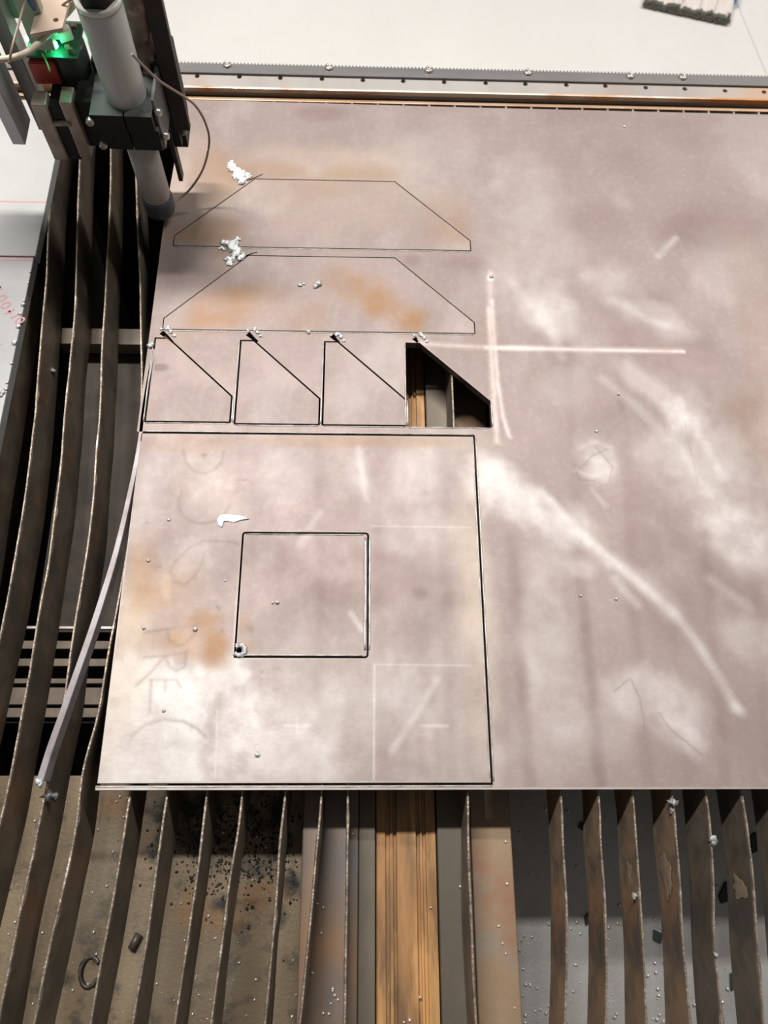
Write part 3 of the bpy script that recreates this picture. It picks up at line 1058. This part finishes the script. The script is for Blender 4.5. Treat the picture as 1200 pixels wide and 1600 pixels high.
slits = [slit([(388, 282), (400, 277), (411, 272)], .0008, .0005), slit([(384, 400), (394, 396), (402, 394)], .0008, .0005),
         slit([(379, 276), (387, 282)], .0024, .0010), slit([(372, 394), (381, 400)], .0024, .0010),
         slit([(252, 519), (262, 527), (270, 534)], .0026, .0009), slit([(387, 521), (396, 529), (403, 534)], .0026, .0009),
         slit([(518, 524), (524, 530), (531, 536)], .0026, .0009), slit([(647, 528), (653, 535)], .0026, .0010)]
tails = [slit([(262, 529), (272, 537), (278, 534)], .0007, .0005), slit([(398, 530), (408, 539), (415, 536)], .0007, .0005), slit([(528, 534), (538, 541), (546, 540)], .0007, .0005)]
XL = -.0034
outline = [(-.0002, -.0042), (.95, -.0042), (.95, .7040), (.55, .7050), (.3, .7058), (-.0005, .7086), (-.0002, .62), (XL, .54), (XL, .40), (XL, .3005),
           (XL + .0004, .3000), (.300 + K, .2990 + K), (.300 + K, -K * 1.3), (-.0002, -K * 1.3)]
holes = [off(t1, .0005), off(t2, .0005)] + [off(g, K) for g in gs] + slits
sheet = plate('steel_sheet', outline, holes, -.0085, 0, .0036, (SHEET, CUT), None, stain_sheen_sheet, (.45, .35))
tag(sheet, 'large mauve-brown steel sheet with cut-out openings, resting on slats', 'steel sheet')


def part(name, poly, lab, cat, group=None, extra=(), dz=0, step=.0030):
    c = np.array(poly).mean(0)
    o = plate(name, off(poly, -.0005 if name[0] == 't' else -K), list(extra), -.0085 + dz, dz, step, (SHEET, CUT), None, stain_sheen_sheet, tuple(c))
    tag(o, lab, cat, group)
    return o


sqo = off(sq, -K)
lead = disc(373.5, 1016, .0024)
square = part('square_plate', sq, 'big square steel plate cut free at the front left, smaller square cut in its middle', 'steel plate', None, [off(isq, K)], step=.0028)
slug = part('square_slug', isq, 'small square of steel sitting inside the big square plate', 'steel plate', None, [lead], -.0002, step=.0028)
pt1 = part('trapezoid_plate', t1, 'trapezoid steel plate farthest from the front, nearest the rear rail', 'steel plate', 'cut trapezoid plates', tails[:0])
pt2 = part('trapezoid_plate', t2, 'trapezoid steel plate with brown heat stains, just behind the row of gussets', 'steel plate', 'cut trapezoid plates')
for g, tl, lab in zip(gs[:3], tails, ['leftmost gusset plate, at the left edge of the sheet', 'middle gusset plate of the three still in the sheet', 'gusset plate directly beside the black empty opening']):
    part('gusset_plate', g, lab, 'steel plate', 'cut gusset plates', [tl])

# bright burrs along the cuts
BUR = mat('pale_burr', (.56, .55, .54), .4, .4, var=(.36, .33, .31), var_scale=90)


def burr(pts, parent, r=.00055, seed=0, z=.0001):
    P = [Vector((*w2(*p), z)) if p[0] > 2 else Vector((*p, z)) for p in pts]
    Q = []
    for a_, b_ in zip(P, P[1:]):
        n = max(2, int((b_ - a_).length / .004))
        Q += [a_.lerp(b_, k / n) for k in range(n)]
    Q.append(P[-1])
    Q = [q + Vector((0, 0, .0001 * noise.noise(q * 200))) - Vector(parent.location) for q in Q]
    return obj('cut_burr', tube(Q, r, n=6, smooth=False, rough=.8), BUR, parent)


k2 = K + .0006
burr([(.300 - K - .0007, .004), (.300 - K - .0007, .150), (.300 - K - .0007, .294)], square, .0004)
burr([(.0004, -K - .0010), (.15, -K - .0010), (.300, -K - .0010)], sheet, .0005)
burr([(.3000 + k2, .002), (.3000 + k2, .15), (.3000 + k2, .297)], sheet, .0006)
burr([(.2044 + k2, .103), (.2044 + k2, .200)], square, .0008)
burr([(.2044 - k2 - .0008, .103), (.2044 - k2 - .0008, .200)], slug, .0009)
burr([(.100, .097 + K + .0006), (.200, .097 + K + .0006)], slug, .0005)
burr([(.100, .2039 - K - .0006), (.200, .2039 - K - .0006)], slug, .0005)
for g in gs:
    burr([(g[0][0] + .001, g[0][1] - k2), (g[1][0] - .001, g[1][1] - k2)], sheet, .0005)
    burr([(g[1][0] + k2, g[1][1] + .001), (g[2][0] + k2, g[2][1] - .001)], sheet, .0007)
    burr([(g[0][0] - k2, g[0][1] + .001), (g[4][0] - k2, g[4][1] - .002)], sheet, .0006)
for t in (t1, t2):
    burr([(t[0][0] + .002, t[0][1] - k2), (t[1][0] - .001, t[1][1] - k2)], sheet, .0004)
burr([(.002, .2990 + k2), (.300, .2990 + k2)], sheet, .0004)


def splash(name, blobs, mt, parent, lab, seed):
    random.seed(seed)
    bm = bmesh.new()
    for px, py, r, fl_ in blobs:
        p = at(px, py, .0008) - Vector(parent.location)
        for k in range(5):
            q = p + Vector((random.gauss(0, r * .45), random.gauss(0, r * .45), 0))
            ball(bm, q, r * random.uniform(.4, .75), 2, fl_, .9)
    o = obj(name, bm, mt, parent)
    o['label'] = lab
    return o


splash('spatter_crust', [(361, 260, .0034, .5), (366, 266, .0045, .6), (374, 270, .0052, .7), (371, 277, .0045, .6), (380, 279, .0045, .7), (384, 273, .0034, .5), (376, 284, .0036, .6), (390, 276, .0020, .5), (358, 256, .0018, .4)], FOAM, sheet, 'white frothy spatter at the rear pierce point', 1)
splash('spatter_crust', [(350, 378, .0030, .5), (348, 388, .0018, .4), (360, 380, .0045, .6), (365, 388, .0055, .7), (368, 397, .0052, .7), (372, 404, .0036, .6), (358, 411, .0028, .5), (362, 404, .0036, .5), (380, 400, .0030, .5), (370, 377, .0030, .5)], FOAM, sheet, 'white frothy spatter at the second pierce point', 2)
for (x, y, s) in [(258, 517, 3), (393, 519, 4), (523, 526, 5), (653, 527, 6)]:
    splash('pierce_crater', [(x + 4, y - 5, .0018, .4), (x + 9, y, .0016, .4), (x + 14, y + 6, .0012, .4), (x - 6, y - 3, .0010, .4)], mat('pierce_grey', (.75, .75, .74), .45, .1), sheet, 'pale crater rim at a gusset pierce point', s)
# pierce ring at the corner of the small square
bm = bmesh.new()
c = at(375, 1016, .0006)
for k in range(13):
    a_ = -2.4 + k / 12 * 4.6
    ball(bm, c + Vector((.0042 * math.cos(a_), .0042 * math.sin(a_), 0)) - slug.location, .0018, 2, .6, .5)
o = obj('pierce_crater', bm, mat('pierce_white', (.66, .67, .67), .4, .2, var=(.3, .3, .3), var_scale=300), slug)
o['label'] = 'pale ring of slag around the pierce hole'

# loose pale flake
pl = [(338, 812), (343, 805), (352, 803), (366, 805), (378, 806), (390, 811), (378, 813), (366, 817), (357, 815), (349, 815), (346, 825), (340, 822)]
P = [at(x, y, 0) for x, y in pl]
c = sum((p.xy for p in P), Vector((0, 0))) / len(P)
bm = bmesh.new()
n = len(P)
rim = [p.xy - c for p in P]
bot = [bm.verts.new((p.x, p.y, 0)) for p in rim]
topv = [bm.verts.new((p.x * .9, p.y * .86, .0012 + .0006 * noise.noise(Vector((p.x * 300, p.y * 300, 0))))) for p in rim]
for i in range(n):
    bm.faces.new((bot[i], bot[(i + 1) % n], topv[(i + 1) % n], topv[i]))
bm.faces.new(topv)
bm.faces.new(bot[::-1])
bmesh.ops.triangulate(bm, faces=bm.faces)
bmesh.ops.recalc_face_normals(bm, faces=bm.faces)
o = obj('slag_flake', bm, mat('blue_white_flake', (.62, .68, .70), .4, .1, var=(.8, .83, .84), var_scale=150, bump=.4))
o.location = (c.x, c.y, .0002)
tag(o, 'blue-white jagged flake on the big square plate, above the small square', 'flake')

# droplets on sheet and plates
for par_, pts in [(sheet, [(482, 519, 3.5), (235, 541, 4.5), (238, 538, 3), (975, 198, 2.2), (966, 616, 2.2), (932, 674, 2.2), (907, 931, 2), (962, 936, 2), (768, 432, 3)]),
                  (square, [(232, 876, 2.4), (225, 981, 2.6), (305, 983, 3.2), (256, 1110, 2.2), (402, 1179, 3.4), (264, 812, 2.4), (352, 907, 1.6)]),
                  (slug, [(433, 941, 2.4), (426, 942, 1.8)]),
                  (pt2, [(497, 445, 5.5), (493, 448, 4), (469, 446, 3), (475, 444, 2)])]:
    bm = bmesh.new()
    for x, y, r in pts:
        p = at(x, y, 0)
        ball(bm, (p.x - par_.location.x, p.y - par_.location.y, r * .0003), r * .0006, 2, .7, .4)
    o = obj('droplets', bm, BEADS, par_)
    o['kind'] = 'stuff'

# ------------------------------------------------------------------ bent offcut strip peeled off the sheet's left edge
cl = [(240.5, 545), (232, 590), (224, 640), (218, 690), (210, 735), (200, 782), (189, 830), (176, 880), (160, 932), (141, 990), (118, 1055), (97, 1115), (78, 1168), (62, 1219)]
zz = [0, 0, 0, 0, 0, .0005, .001, .0015, .002, .002, .0015, .001, .0005, 0]
Pc = crom([at(x, y, z) for (x, y), z in zip(cl, zz)], 6)
bm = bmesh.new()
rows = []
org = Vector((Pc[len(Pc) // 2].x, Pc[len(Pc) // 2].y, -.008))
for i, q in enumerate(Pc):
    d = (Pc[min(i + 1, len(Pc) - 1)] - Pc[max(i - 1, 0)]).normalized()
    n = Vector((d.y, -d.x, 0)).normalized()
    t = i / (len(Pc) - 1)
    w = .0014 + .0012 * min(1, t * 1.6)
    tw = .0030 * max(0, t - .15)
    q = q - org
    n = -n if n.x < 0 else n
    rows.append([bm.verts.new(v) for v in (q - n * w, q + n * w, q + n * (w + tw) - Vector((0, 0, .0078)), q - n * (w - tw) - Vector((0, 0, .0078)))])
for a_, b_ in zip(rows, rows[1:]):
    for k in range(4):
        bm.faces.new((a_[k], a_[(k + 1) % 4], b_[(k + 1) % 4], b_[k]))
bm.faces.new(rows[0])
bm.faces.new(rows[-1][::-1])
bmesh.ops.recalc_face_normals(bm, faces=bm.faces)
bmesh.ops.bevel(bm, geom=[e for e in bm.edges if len(e.link_faces) == 2 and e.calc_face_angle(0) > .9], offset=.0003, segments=1, affect='EDGES')
strip = obj('offcut_strip', bm, STRIP)
strip.location = org
tag(strip, 'long thin offcut strip curling away from the sheet left edge over the slats', 'offcut')
bm = bmesh.new()
for dx, dy, r in [(0, 0, .0026), (.001, -.002, .002), (-.0015, .001, .0018)]:
    ball(bm, at(61, 1221, .001) + Vector((dx, dy, 0)) - org, r, 2, .9, .5)
o = obj('strip_tip', bm, mat('melted_tip', (.60, .66, .69), .4, .2, var=(.35, .38, .4), var_scale=300), strip)
o['label'] = 'blue-white melted tip'

# ------------------------------------------------------------------ white boards at the left
yj = at(30, 401, 0).y
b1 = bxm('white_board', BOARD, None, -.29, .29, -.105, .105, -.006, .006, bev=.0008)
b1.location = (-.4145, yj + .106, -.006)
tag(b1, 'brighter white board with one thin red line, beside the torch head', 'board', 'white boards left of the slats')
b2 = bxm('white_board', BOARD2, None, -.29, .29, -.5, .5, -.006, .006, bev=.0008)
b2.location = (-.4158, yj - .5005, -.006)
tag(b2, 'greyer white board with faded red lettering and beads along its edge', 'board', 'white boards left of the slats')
y_ = at(30, 315, 0).y
o = bxm('red_line', REDL, b1, -.29, .2895, y_ - b1.location.y - .0009, y_ - b1.location.y + .0009, .0059, .0062)
o['label'] = 'thin red printed line'
o = bxm('red_line', REDL, b2, -.29, .2895, .4960, .4990, .0059, .0062)
o['label'] = 'red line along the joint'
# faded red lettering
random.seed(3)
for k, (x, y, hgt) in enumerate([(-6, 452, 9), (3, 466, 8), (9, 477, 8), (15, 487, 8), (24, 494, 5), (31, 501, 8)]):
    p = at(x, y, 0)
    bm = bmesh.new()
    if k in (1, 2, 5):
        for a_ in range(10):
            for rr in (1,):
                t0, t1_ = 2 * math.pi * a_ / 10, 2 * math.pi * (a_ + 1) / 10
                v = [(.0055 * math.cos(t) * s, .0035 * math.sin(t) * s) for t, s in ((t0, .6), (t1_, .6), (t1_, 1), (t0, 1))]
                bm.faces.new([bm.verts.new((q[0], q[1], 0)) for q in v])
    else:
        box(bm, -.005, .005, -.0009, .0009, -.0001, 0)
        if k == 3:
            box(bm, -.001, .001, -.003, .003, -.0001, 0)
        else:
            box(bm, .003, .005, -.003, .001, -.0001, 0)
    o = obj('printed_letter', bm, REDINK, b2)
    o.location = (p.x - b2.location.x, p.y - b2.location.y, .0062)
    o.rotation_euler = (0, 0, math.radians(35))
for x, y in [(0, 535), (4, 545)]:
    p = at(x, y, 0)
    o = bxm('printed_letter', mat('grey_print', (.33, .31, .32), .6), b2, -.003, .003, -.001, .001, 0, .0002)
    o.location = (p.x - b2.location.x, p.y - b2.location.y, .006)
    o.rotation_euler = (0, 0, -.9)
bm = bmesh.new()
for x, y, r in [(38, 476, 3), (38, 470, 2), (32, 491, 2), (29, 510, 3), (23, 536, 3.4), (25, 533, 2.5), (18, 568, 2), (11, 598, 2), (9, 608, 2.4), (5, 614, 3), (2, 618, 2.4), (46, 442, 1.6), (47, 425, 1.5)]:
    p = at(x, y, 0)
    ball(bm, (min(p.x, -.1262) - b2.location.x, p.y - b2.location.y, .006 + r * .0003), r * .0007, 2, .7, .4)
o = obj('steel_beads', bm, BEADS, b2)
o['kind'] = 'stuff'

# ------------------------------------------------------------------ rack and linear rail on the far side
x0, x1 = -.58, .95
prof = [(x0, .7490), (x1, .7460)]
n = int((x1 - x0) / .0039)
tp_ = []
for k in range(n, -1, -1):
    x = x0 + (x1 - x0) * k / n
    yb_ = .7635 - .0022 * (x - x0) / (x1 - x0)
    s = .0039
    tp_ += [(x + s * .30, yb_ - .0008), (x + s * .12, yb_ + .0014), (x - s * .12, yb_ + .0014), (x - s * .30, yb_ - .0008)]
o = obj('gear_rack', prism([(p[0] - .2, p[1] - .755) for p in prof + tp_], -.018, .002), RACK)
o.location = (.2, .755, 0)
tag(o, 'long dark grey toothed rack bolted along the far side of the table', 'gear rack')
rack = o
for x, y in [(355, 101), (514, 105), (670, 109), (825, 113), (985, 118), (1067, 120)]:
    p = at(x, y, .003)
    q = obj('socket_bolt', lathe([(.0045, .002), (.0045, .0042), (.0038, .0048), (.002, .0048), (.002, .0034)], 16), BOLT, rack)
    q.location = (p.x - .2, p.y - .755, 0)
hol = []
for x, y in [(308, 119), (374, 120), (438, 122), (503, 123.5), (567, 125.5), (630, 127), (694, 128.5), (759, 130), (821, 131.5), (885, 133), (946, 134.5), (1009, 137), (1070, 139), (1133, 142), (1194, 144), (245, 118)]:
    p = at(x, y, 0)
    hol.append([(p.x + .0028 * math.cos(2 * math.pi * k / 12), p.y + .0028 * math.sin(2 * math.pi * k / 12)) for k in range(12)])
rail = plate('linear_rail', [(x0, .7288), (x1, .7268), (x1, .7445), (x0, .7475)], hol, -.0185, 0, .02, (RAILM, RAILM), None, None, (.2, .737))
tag(rail, 'polished linear guide rail with bolt holes, orange reflection painted in the middle', 'guide rail')
q = bxm('ground_edge', mat('edge_reflection', (.85, .76, .66), .25, .3, var=(.62, .30, .13), var_scale=3.4, stretch=(1, .05, 1), cr=(.48, .55)), rail, -.78, .75, -.0115, -.0088, -.004, .0012, bev=.0004)  # bright and orange reflection painted along the front edge
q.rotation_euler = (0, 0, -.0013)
q['label'] = 'ground front edge with painted bright reflection'

# ------------------------------------------------------------------ brush on the floor
ZF = -.75
a_, b_ = at(1003, 12, ZF), at(1140, 42, ZF)
ang = math.atan2((b_ - a_).y, (b_ - a_).x)
Lb = (b_ - a_).length
br = empty('floor_brush', (a_.x, a_.y, ZF), (0, 0, ang))
tag(br, 'blue floor brush with pale dusty bristles lying on the white floor', 'brush')
bb = box(bmesh.new(), 0, Lb, .062, .112, .012, .045, bev=.004)
obj('brush_head', bb, BLUE, br)
bm, bt = bmesh.new(), bmesh.new()
random.seed(9)
for r in range(3):
    for k in range(34):
        x = .006 + (Lb - .012) * (k + .5 * (r % 2)) / 34
        z = .018 + r * .008
        for c_ in range(2):
            sx, sz = random.gauss(0, .0035), random.gauss(0, .003)
            p0 = Vector((x, .066, z))
            p2 = Vector((x + sx, .003, max(.005, z * .6 + sz)))
            p3 = Vector((x + sx * 1.2, random.uniform(-.005, -.002), max(.004, z * .5 + sz)))
            for bmx, u, v, r0, r1 in ((bm, p0, p2, .0028, .0040), (bt, p2, p3, .0040, .0042)):
                s = bmesh.ops.create_cone(bmx, cap_ends=True, segments=6, radius1=r0, radius2=r1, depth=(v - u).length)
                Mx = (v - u).to_track_quat('Z', 'Y').to_matrix().to_4x4()
                Mx.translation = (u + v) / 2
                bmesh.ops.transform(bmx, matrix=Mx, verts=s['verts'])
o = obj('bristles', bm, BRISTLE, br)
o['kind'] = 'stuff'
o = obj('bristle_tips', bt, TIP, br)
o['kind'] = 'stuff'
o['label'] = 'dark dirty bristle tips'
obj('handle', tube([(Lb * .5, .12, .03), (Lb * .5, .26, .045), (Lb * .5, .42, .06)], .012, n=14), BLUE, br)

# ------------------------------------------------------------------ torch, lifter and wiring: a frame that leans by 2.4 degrees
AO = Vector((-.00482, .54508, .008))
AE = (.033213, .024355, .00081)
AM = Euler(AE).to_matrix()


def loc(px, py, zl):
    """local point of the leaning torch frame at height zl"""
    d = AM.transposed() @ (CR @ Vector(((px - 600) / F, -(py - 800) / F, -1)))
    c = AM.transposed() @ (CC - AO)
    return c + d * ((zl - c.z) / d.z)


TO = empty('plasma_torch', AO, AE)
tag(TO, 'grey cylindrical machine torch pointing down at the sheet left edge', 'torch')
obj('nozzle', lathe([(.004, -.006), (.007, -.001), (.010, .003)], 24), BRONZE, TO)
obj('collar', lathe([(.010, .001), (.0142, .003), (.0150, .006), (.0150, .020), (.0138, .023)], 32), NAVY, TO)
o = obj('lower_sleeve', lathe([(.0132, .022), (.0135, .024), (.0137, .118)], 36), LOWT, TO)
obj('upper_body', lathe([(.0150, .116), (.0166, .118), (.0168, .121), (.0172, .220), (.0160, .2225)], 40), GREYT, TO)
obj('rim_ring', lathe([(.0163, .2215), (.0175, .2225), (.0175, .2255), (.0163, .2265)], 40), mat('rim_light', (.62, .6, .55), .35), TO)
obj('top_cap', lathe([(.0150, .224), (.0156, .226), (.0156, .255), (.0120, .260)], 6), BLACK, TO)

LI = empty('torch_lifter', AO + AM @ Vector((-.03, .02, .08)), AE)
tag(LI, 'torch lifter carriage with black clamp, steel plates, red switch and lit circuit board', 'machine carriage')
LO = Vector((-.03, .02, .08))


def lp(name, m, *a, bev=.0006, par=None):
    b_ = box(bmesh.new(), *a, bev=bev)
    for v in b_.verts:
        v.co -= LO
    return obj(name, b_, m, par or LI)


# clamp: two black halves with a split, gripping the torch
def ring_half(x0_, x1_, y0_, y1_, z0_, z1_, split):
    n_ = 14
    if split < 0:
        arc = [(.0170 * math.cos(a), .0170 * math.sin(a)) for a in [math.pi / 2 + math.pi * k / n_ for k in range(n_ + 1)]]
        arc = [(min(p[0], -.0007), p[1]) for p in arc]
        poly = [(-.0007, y1_), (x0_, y1_), (x0_, y0_), (-.0007, y0_)] + arc[::-1]
    else:
        arc = [(.0170 * math.cos(a), .0170 * math.sin(a)) for a in [-math.pi / 2 + math.pi * k / n_ for k in range(n_ + 1)]]
        arc = [(max(p[0], .0007), p[1]) for p in arc]
        poly = [(.0007, y0_), (x1_, y0_), (x1_, y1_), (.0007, y1_)] + arc[::-1]
    b_ = prism(poly, z0_, z1_)
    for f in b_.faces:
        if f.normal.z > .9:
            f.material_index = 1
    for v in b_.verts:
        v.co -= LO
    return b_


for s in (-1, 1):
    o = obj('clamp_half', ring_half(-.028, .023, -.024, .024, .124, .140, s), BLACK, LI)
    o.data.materials.append(BLACKT)
    o = obj('clamp_half', ring_half(-.025, .025, -.022, .024, .102, .1235, s), BLACK, LI)
    o.data.materials.append(BLACKT)
for x_, y_, z_, ax in [(.0262, -.0150, .137, 1), (.0275, -.0150, .112, 1), (-.0252, -.0222, .107, 0), (-.0285, -.0242, .134, 0)]:
    q = obj('clamp_bolt', lathe([(.0030, -.002), (.0034, -.001), (.0034, .0024), (.0024, .0038)], 12), BOLT, LI)
    q.location = Vector((x_, y_, z_)) - LO
    q.rotation_euler = (0, math.radians(90), 0) if ax else (math.radians(90), 0, 0)
lp('side_plate', mat('grey_side_plate', (.14, .145, .145), .45, .3), .0235, .0262, -.016, .022, .098, .150)
lp('thin_strut', BAR, .0195, .0235, .020, .030, .020, .100)
lp('rear_block', BLACK, -.030, .030, .024, .052, .060, .150)
lp('rear_block', BLACK, .022, .033, .034, .062, .050, .100)
lp('arm_bar', BAR, .0265, .0410, .0230, .0300, .081, .36)
# hose bundle standing behind the torch
o = obj('slag_hose', tube([loc(228, 112, .135) - LO, loc(222, 70, .16) - LO, loc(213, 20, .19) - LO, loc(200, -50, .225) - LO], .0095, n=20, rough=.35), HOSE, LI)
for z_ in (.100, .112):
    obj('dark_hose', tube([Vector((.030, .034, z_ - .03)) - LO, Vector((.036, .030, z_)) - LO, Vector((.034, .040, z_ + .05)) - LO], .0055, n=10), mat('dark_hose_rubber', (.03, .032, .045), .4), LI)
# steel bars left of the clamp
A1 = loc(85, 250, .078)
lp('steel_bar', BRASSY, A1.x, A1.x + .0125, A1.y, A1.y + .016, .078, .1385, bev=.001)
A2 = loc(122, 246, .080)
lp('steel_bar', BRASSY, A2.x + .002, A2.x + .0125, A2.y, A2.y + .018, .080, .1400, bev=.001)
lp('carriage_block', BLACK, A1.x + .0125, A2.x + .002, A1.y + .003, A1.y + .040, .076, .134)
lp('carriage_block', BLACK, A2.x + .0125, -.026, A2.y + .006, .030, .088, .136)
for px, py, zl in [(88, 165, .128), (93, 187, .118)]:
    p = loc(px, py, zl)
    q = obj('roller_pin', tube([Vector((-.004, 0, 0)), Vector((.010, 0, .0005))], .0026, n=10, smooth=False), BRASSY, LI)
    q.location = p - LO + Vector((0, -.004, 0))
p = loc(80, 163, .130)
q = obj('clamp_bolt', lathe([(.0030, -.004), (.0034, -.003), (.0034, .002), (.0024, .0035)], 12), BOLT, LI)
q.location = p - LO
# aluminium post at the far left
A3 = loc(20, 226, .08)
lp('aluminium_post', ALU, A3.x, A3.x + .0115, A3.y, A3.y + .030, .08, .30, bev=.0008)
lp('aluminium_post', mat('grey_post', (.26, .24, .225), .4, .4), A3.x + .0165, A3.x + .0290, A3.y + .026, A3.y + .044, .072, .30, bev=.0008)
A3b = loc(0, 150, .16)
lp('backing_plate', mat('pale_backing', (.42, .40, .35), .5, .1), A3.x - .06, A3.x + .050, A3.y + .050, A3.y + .054, .165, .34)
# red switch
p = loc(88, 137, .135)
o = obj('red_switch', prism([(p.x - .016 - LO.x, p.y - LO.y), (p.x + .006 - LO.x, p.y + .001 - LO.y), (p.x + .002 - LO.x, p.y + .012 - LO.y), (p.x - .015 - LO.x, p.y + .012 - LO.y)], .137 - LO.z, .158 - LO.z, .001), REDP, LI)
# motor / board stack
mx_, my_ = p.x + .010, p.y + .022
o = obj('motor_housing', lathe([(.016, .120), (.0175, .122), (.0175, .158), (.016, .160)], 24, mx_ - LO.x, my_ - LO.y), mat('dark_motor', (.03, .035, .03), .45), LI)
for v in o.data.vertices:
    v.co.z -= LO.z
bd = lp('circuit_board', PCB, mx_ - .026, mx_ + .016, my_ - .020, my_ + .022, .161, .1626)
led = loc(85, 73, .168)
q = obj('led_lamp', lathe([(.0030, 0), (.0030, .003), (.0022, .0046), (.0008, .0052)], 14), LEDM, bd)
q.location = led - LO
q['label'] = 'bright green lit indicator'
led2 = loc(73, 61, .168)
q = obj('led_lamp', lathe([(.0014, 0), (.0014, .0016), (.0008, .0026)], 12), LEDM2, bd)
q.location = led2 - LO
q['label'] = 'small dim green indicator'
c1 = loc(100, 50, .172)
b_ = box(bmesh.new(), -.0055, .0055, -.004, .004, -.006, .003, bev=.0008)
q = obj('connector', b_, CREAM, bd)
q.location = c1 - LO
q.rotation_euler = (0, 0, .5)
q['label'] = 'cream plug'
c1 = loc(84, 43, .174)
b_ = box(bmesh.new(), -.005, .005, -.004, .004, -.008, .003, bev=.0008)
q = obj('connector', b_, CREAM, bd)
q.location = c1 - LO
q['label'] = 'cream plug'
random.seed(4)
for k in range(9):
    x, y = mx_ + random.uniform(-.014, .012), my_ + random.uniform(-.016, .016)
    if abs(x - led.x) < .006 and abs(y - led.y) < .006:
        continue
    lp('board_component', mat('component', random.choice([(.03, .03, .03), (.25, .12, .08), (.1, .16, .08)]), .4), x - .002, x + .002, y - .0016, y + .0016, .1626, .1626 + random.uniform(.002, .006), bev=.0002, par=LI)
# tan plate with a hole behind the board
b_ = bmesh.new()
tx, ty = loc(82, 25, .20).x, loc(82, 25, .20).y
tpn = plate('tan_bracket', [(tx - .014, ty - .02), (tx + .009, ty - .012), (tx + .012, ty + .05), (tx - .012, ty + .05)], [[(tx + .003 + .0022 * math.cos(2 * math.pi * k / 12), ty - .004 + .0022 * math.sin(2 * math.pi * k / 12)) for k in range(12)]], .197 - LO.z, .200 - LO.z, .02, (TAN, TAN), LI)
tpn.location = (-LO.x, -LO.y, 0)
lo2 = loc(60, 40, .19)
lp('support_post', mat('sage_post', (.36, .36, .27), .5), lo2.x - .012, lo2.x + .006, lo2.y, lo2.y + .008, .168, .30)
gled = mat('hidden_led', (.1, 1, .5), .3, emit=((.05, 1, .4), 25))
for px, py, zl in [(-4, 68, .19), (43, 62, .165)]:
    pp = loc(px, py, zl)
    q = obj('led_lamp', lathe([(.0016, 0), (.0016, .002), (.0008, .003)], 10), gled, LI)
    q.location = pp - LO
    q['label'] = 'green indicator glowing on the posts'


def cable(name, pts, r, m, lab, cat='cable'):
    P = [AO + AM @ loc(*p) for p in pts]
    c_ = P[0].copy()
    o = obj(name, tube([p - c_ for p in P], r, n=10, m=8), m)
    o.location = c_
    tag(o, lab, cat)
    return o


cable('thin_cable', [(206, 84, .205), (225, 104, .185), (250, 127, .160), (286, 150, .130), (306, 166, .11), (321, 192, .085), (327, 222, .06), (318, 262, .035), (300, 292, .018), (283, 308, .010), (266, 318, .012)], .0011, WIREC, 'thin brown cable looping from the torch body down over the sheet')
cable('beige_cable', [(-12, 94, .200), (20, 90, .200), (45, 80, .196), (68, 60, .190), (92, 34, .186), (112, 12, .192), (128, -14, .20)], .0024, WIREB, 'beige cable sweeping across in front of the lit board')
cable('beige_cable', [(60, 66, .184), (80, 46, .182), (100, 22, .188), (118, -4, .20), (126, -20, .205)], .0016, WIREB, 'thinner beige cable beside the cream plugs')
cable('blue_cable', [(34, -20, .22), (48, 4, .21), (60, 22, .195), (74, 42, .178)], .0021, WIREBL, 'dark blue cable running down to the circuit board')
cable('brown_wire', [(120, -6, .21), (98, 8, .20), (84, 28, .19), (76, 44, .178)], .0009, WIREC, 'thin brown wire curving to the circuit board')
cable('brown_wire', [(42, -10, .22), (34, 20, .215), (20, 70, .21), (14, 100, .20)], .0009, WIREC, 'thin brown wire hanging along the left posts')
cable('green_wire', [(66, 84, .166), (72, 96, .160), (78, 112, .158)], .0009, mat('green_wire_skin', (.25, .35, .12), .4), 'short yellow-green wire below the lit indicator')
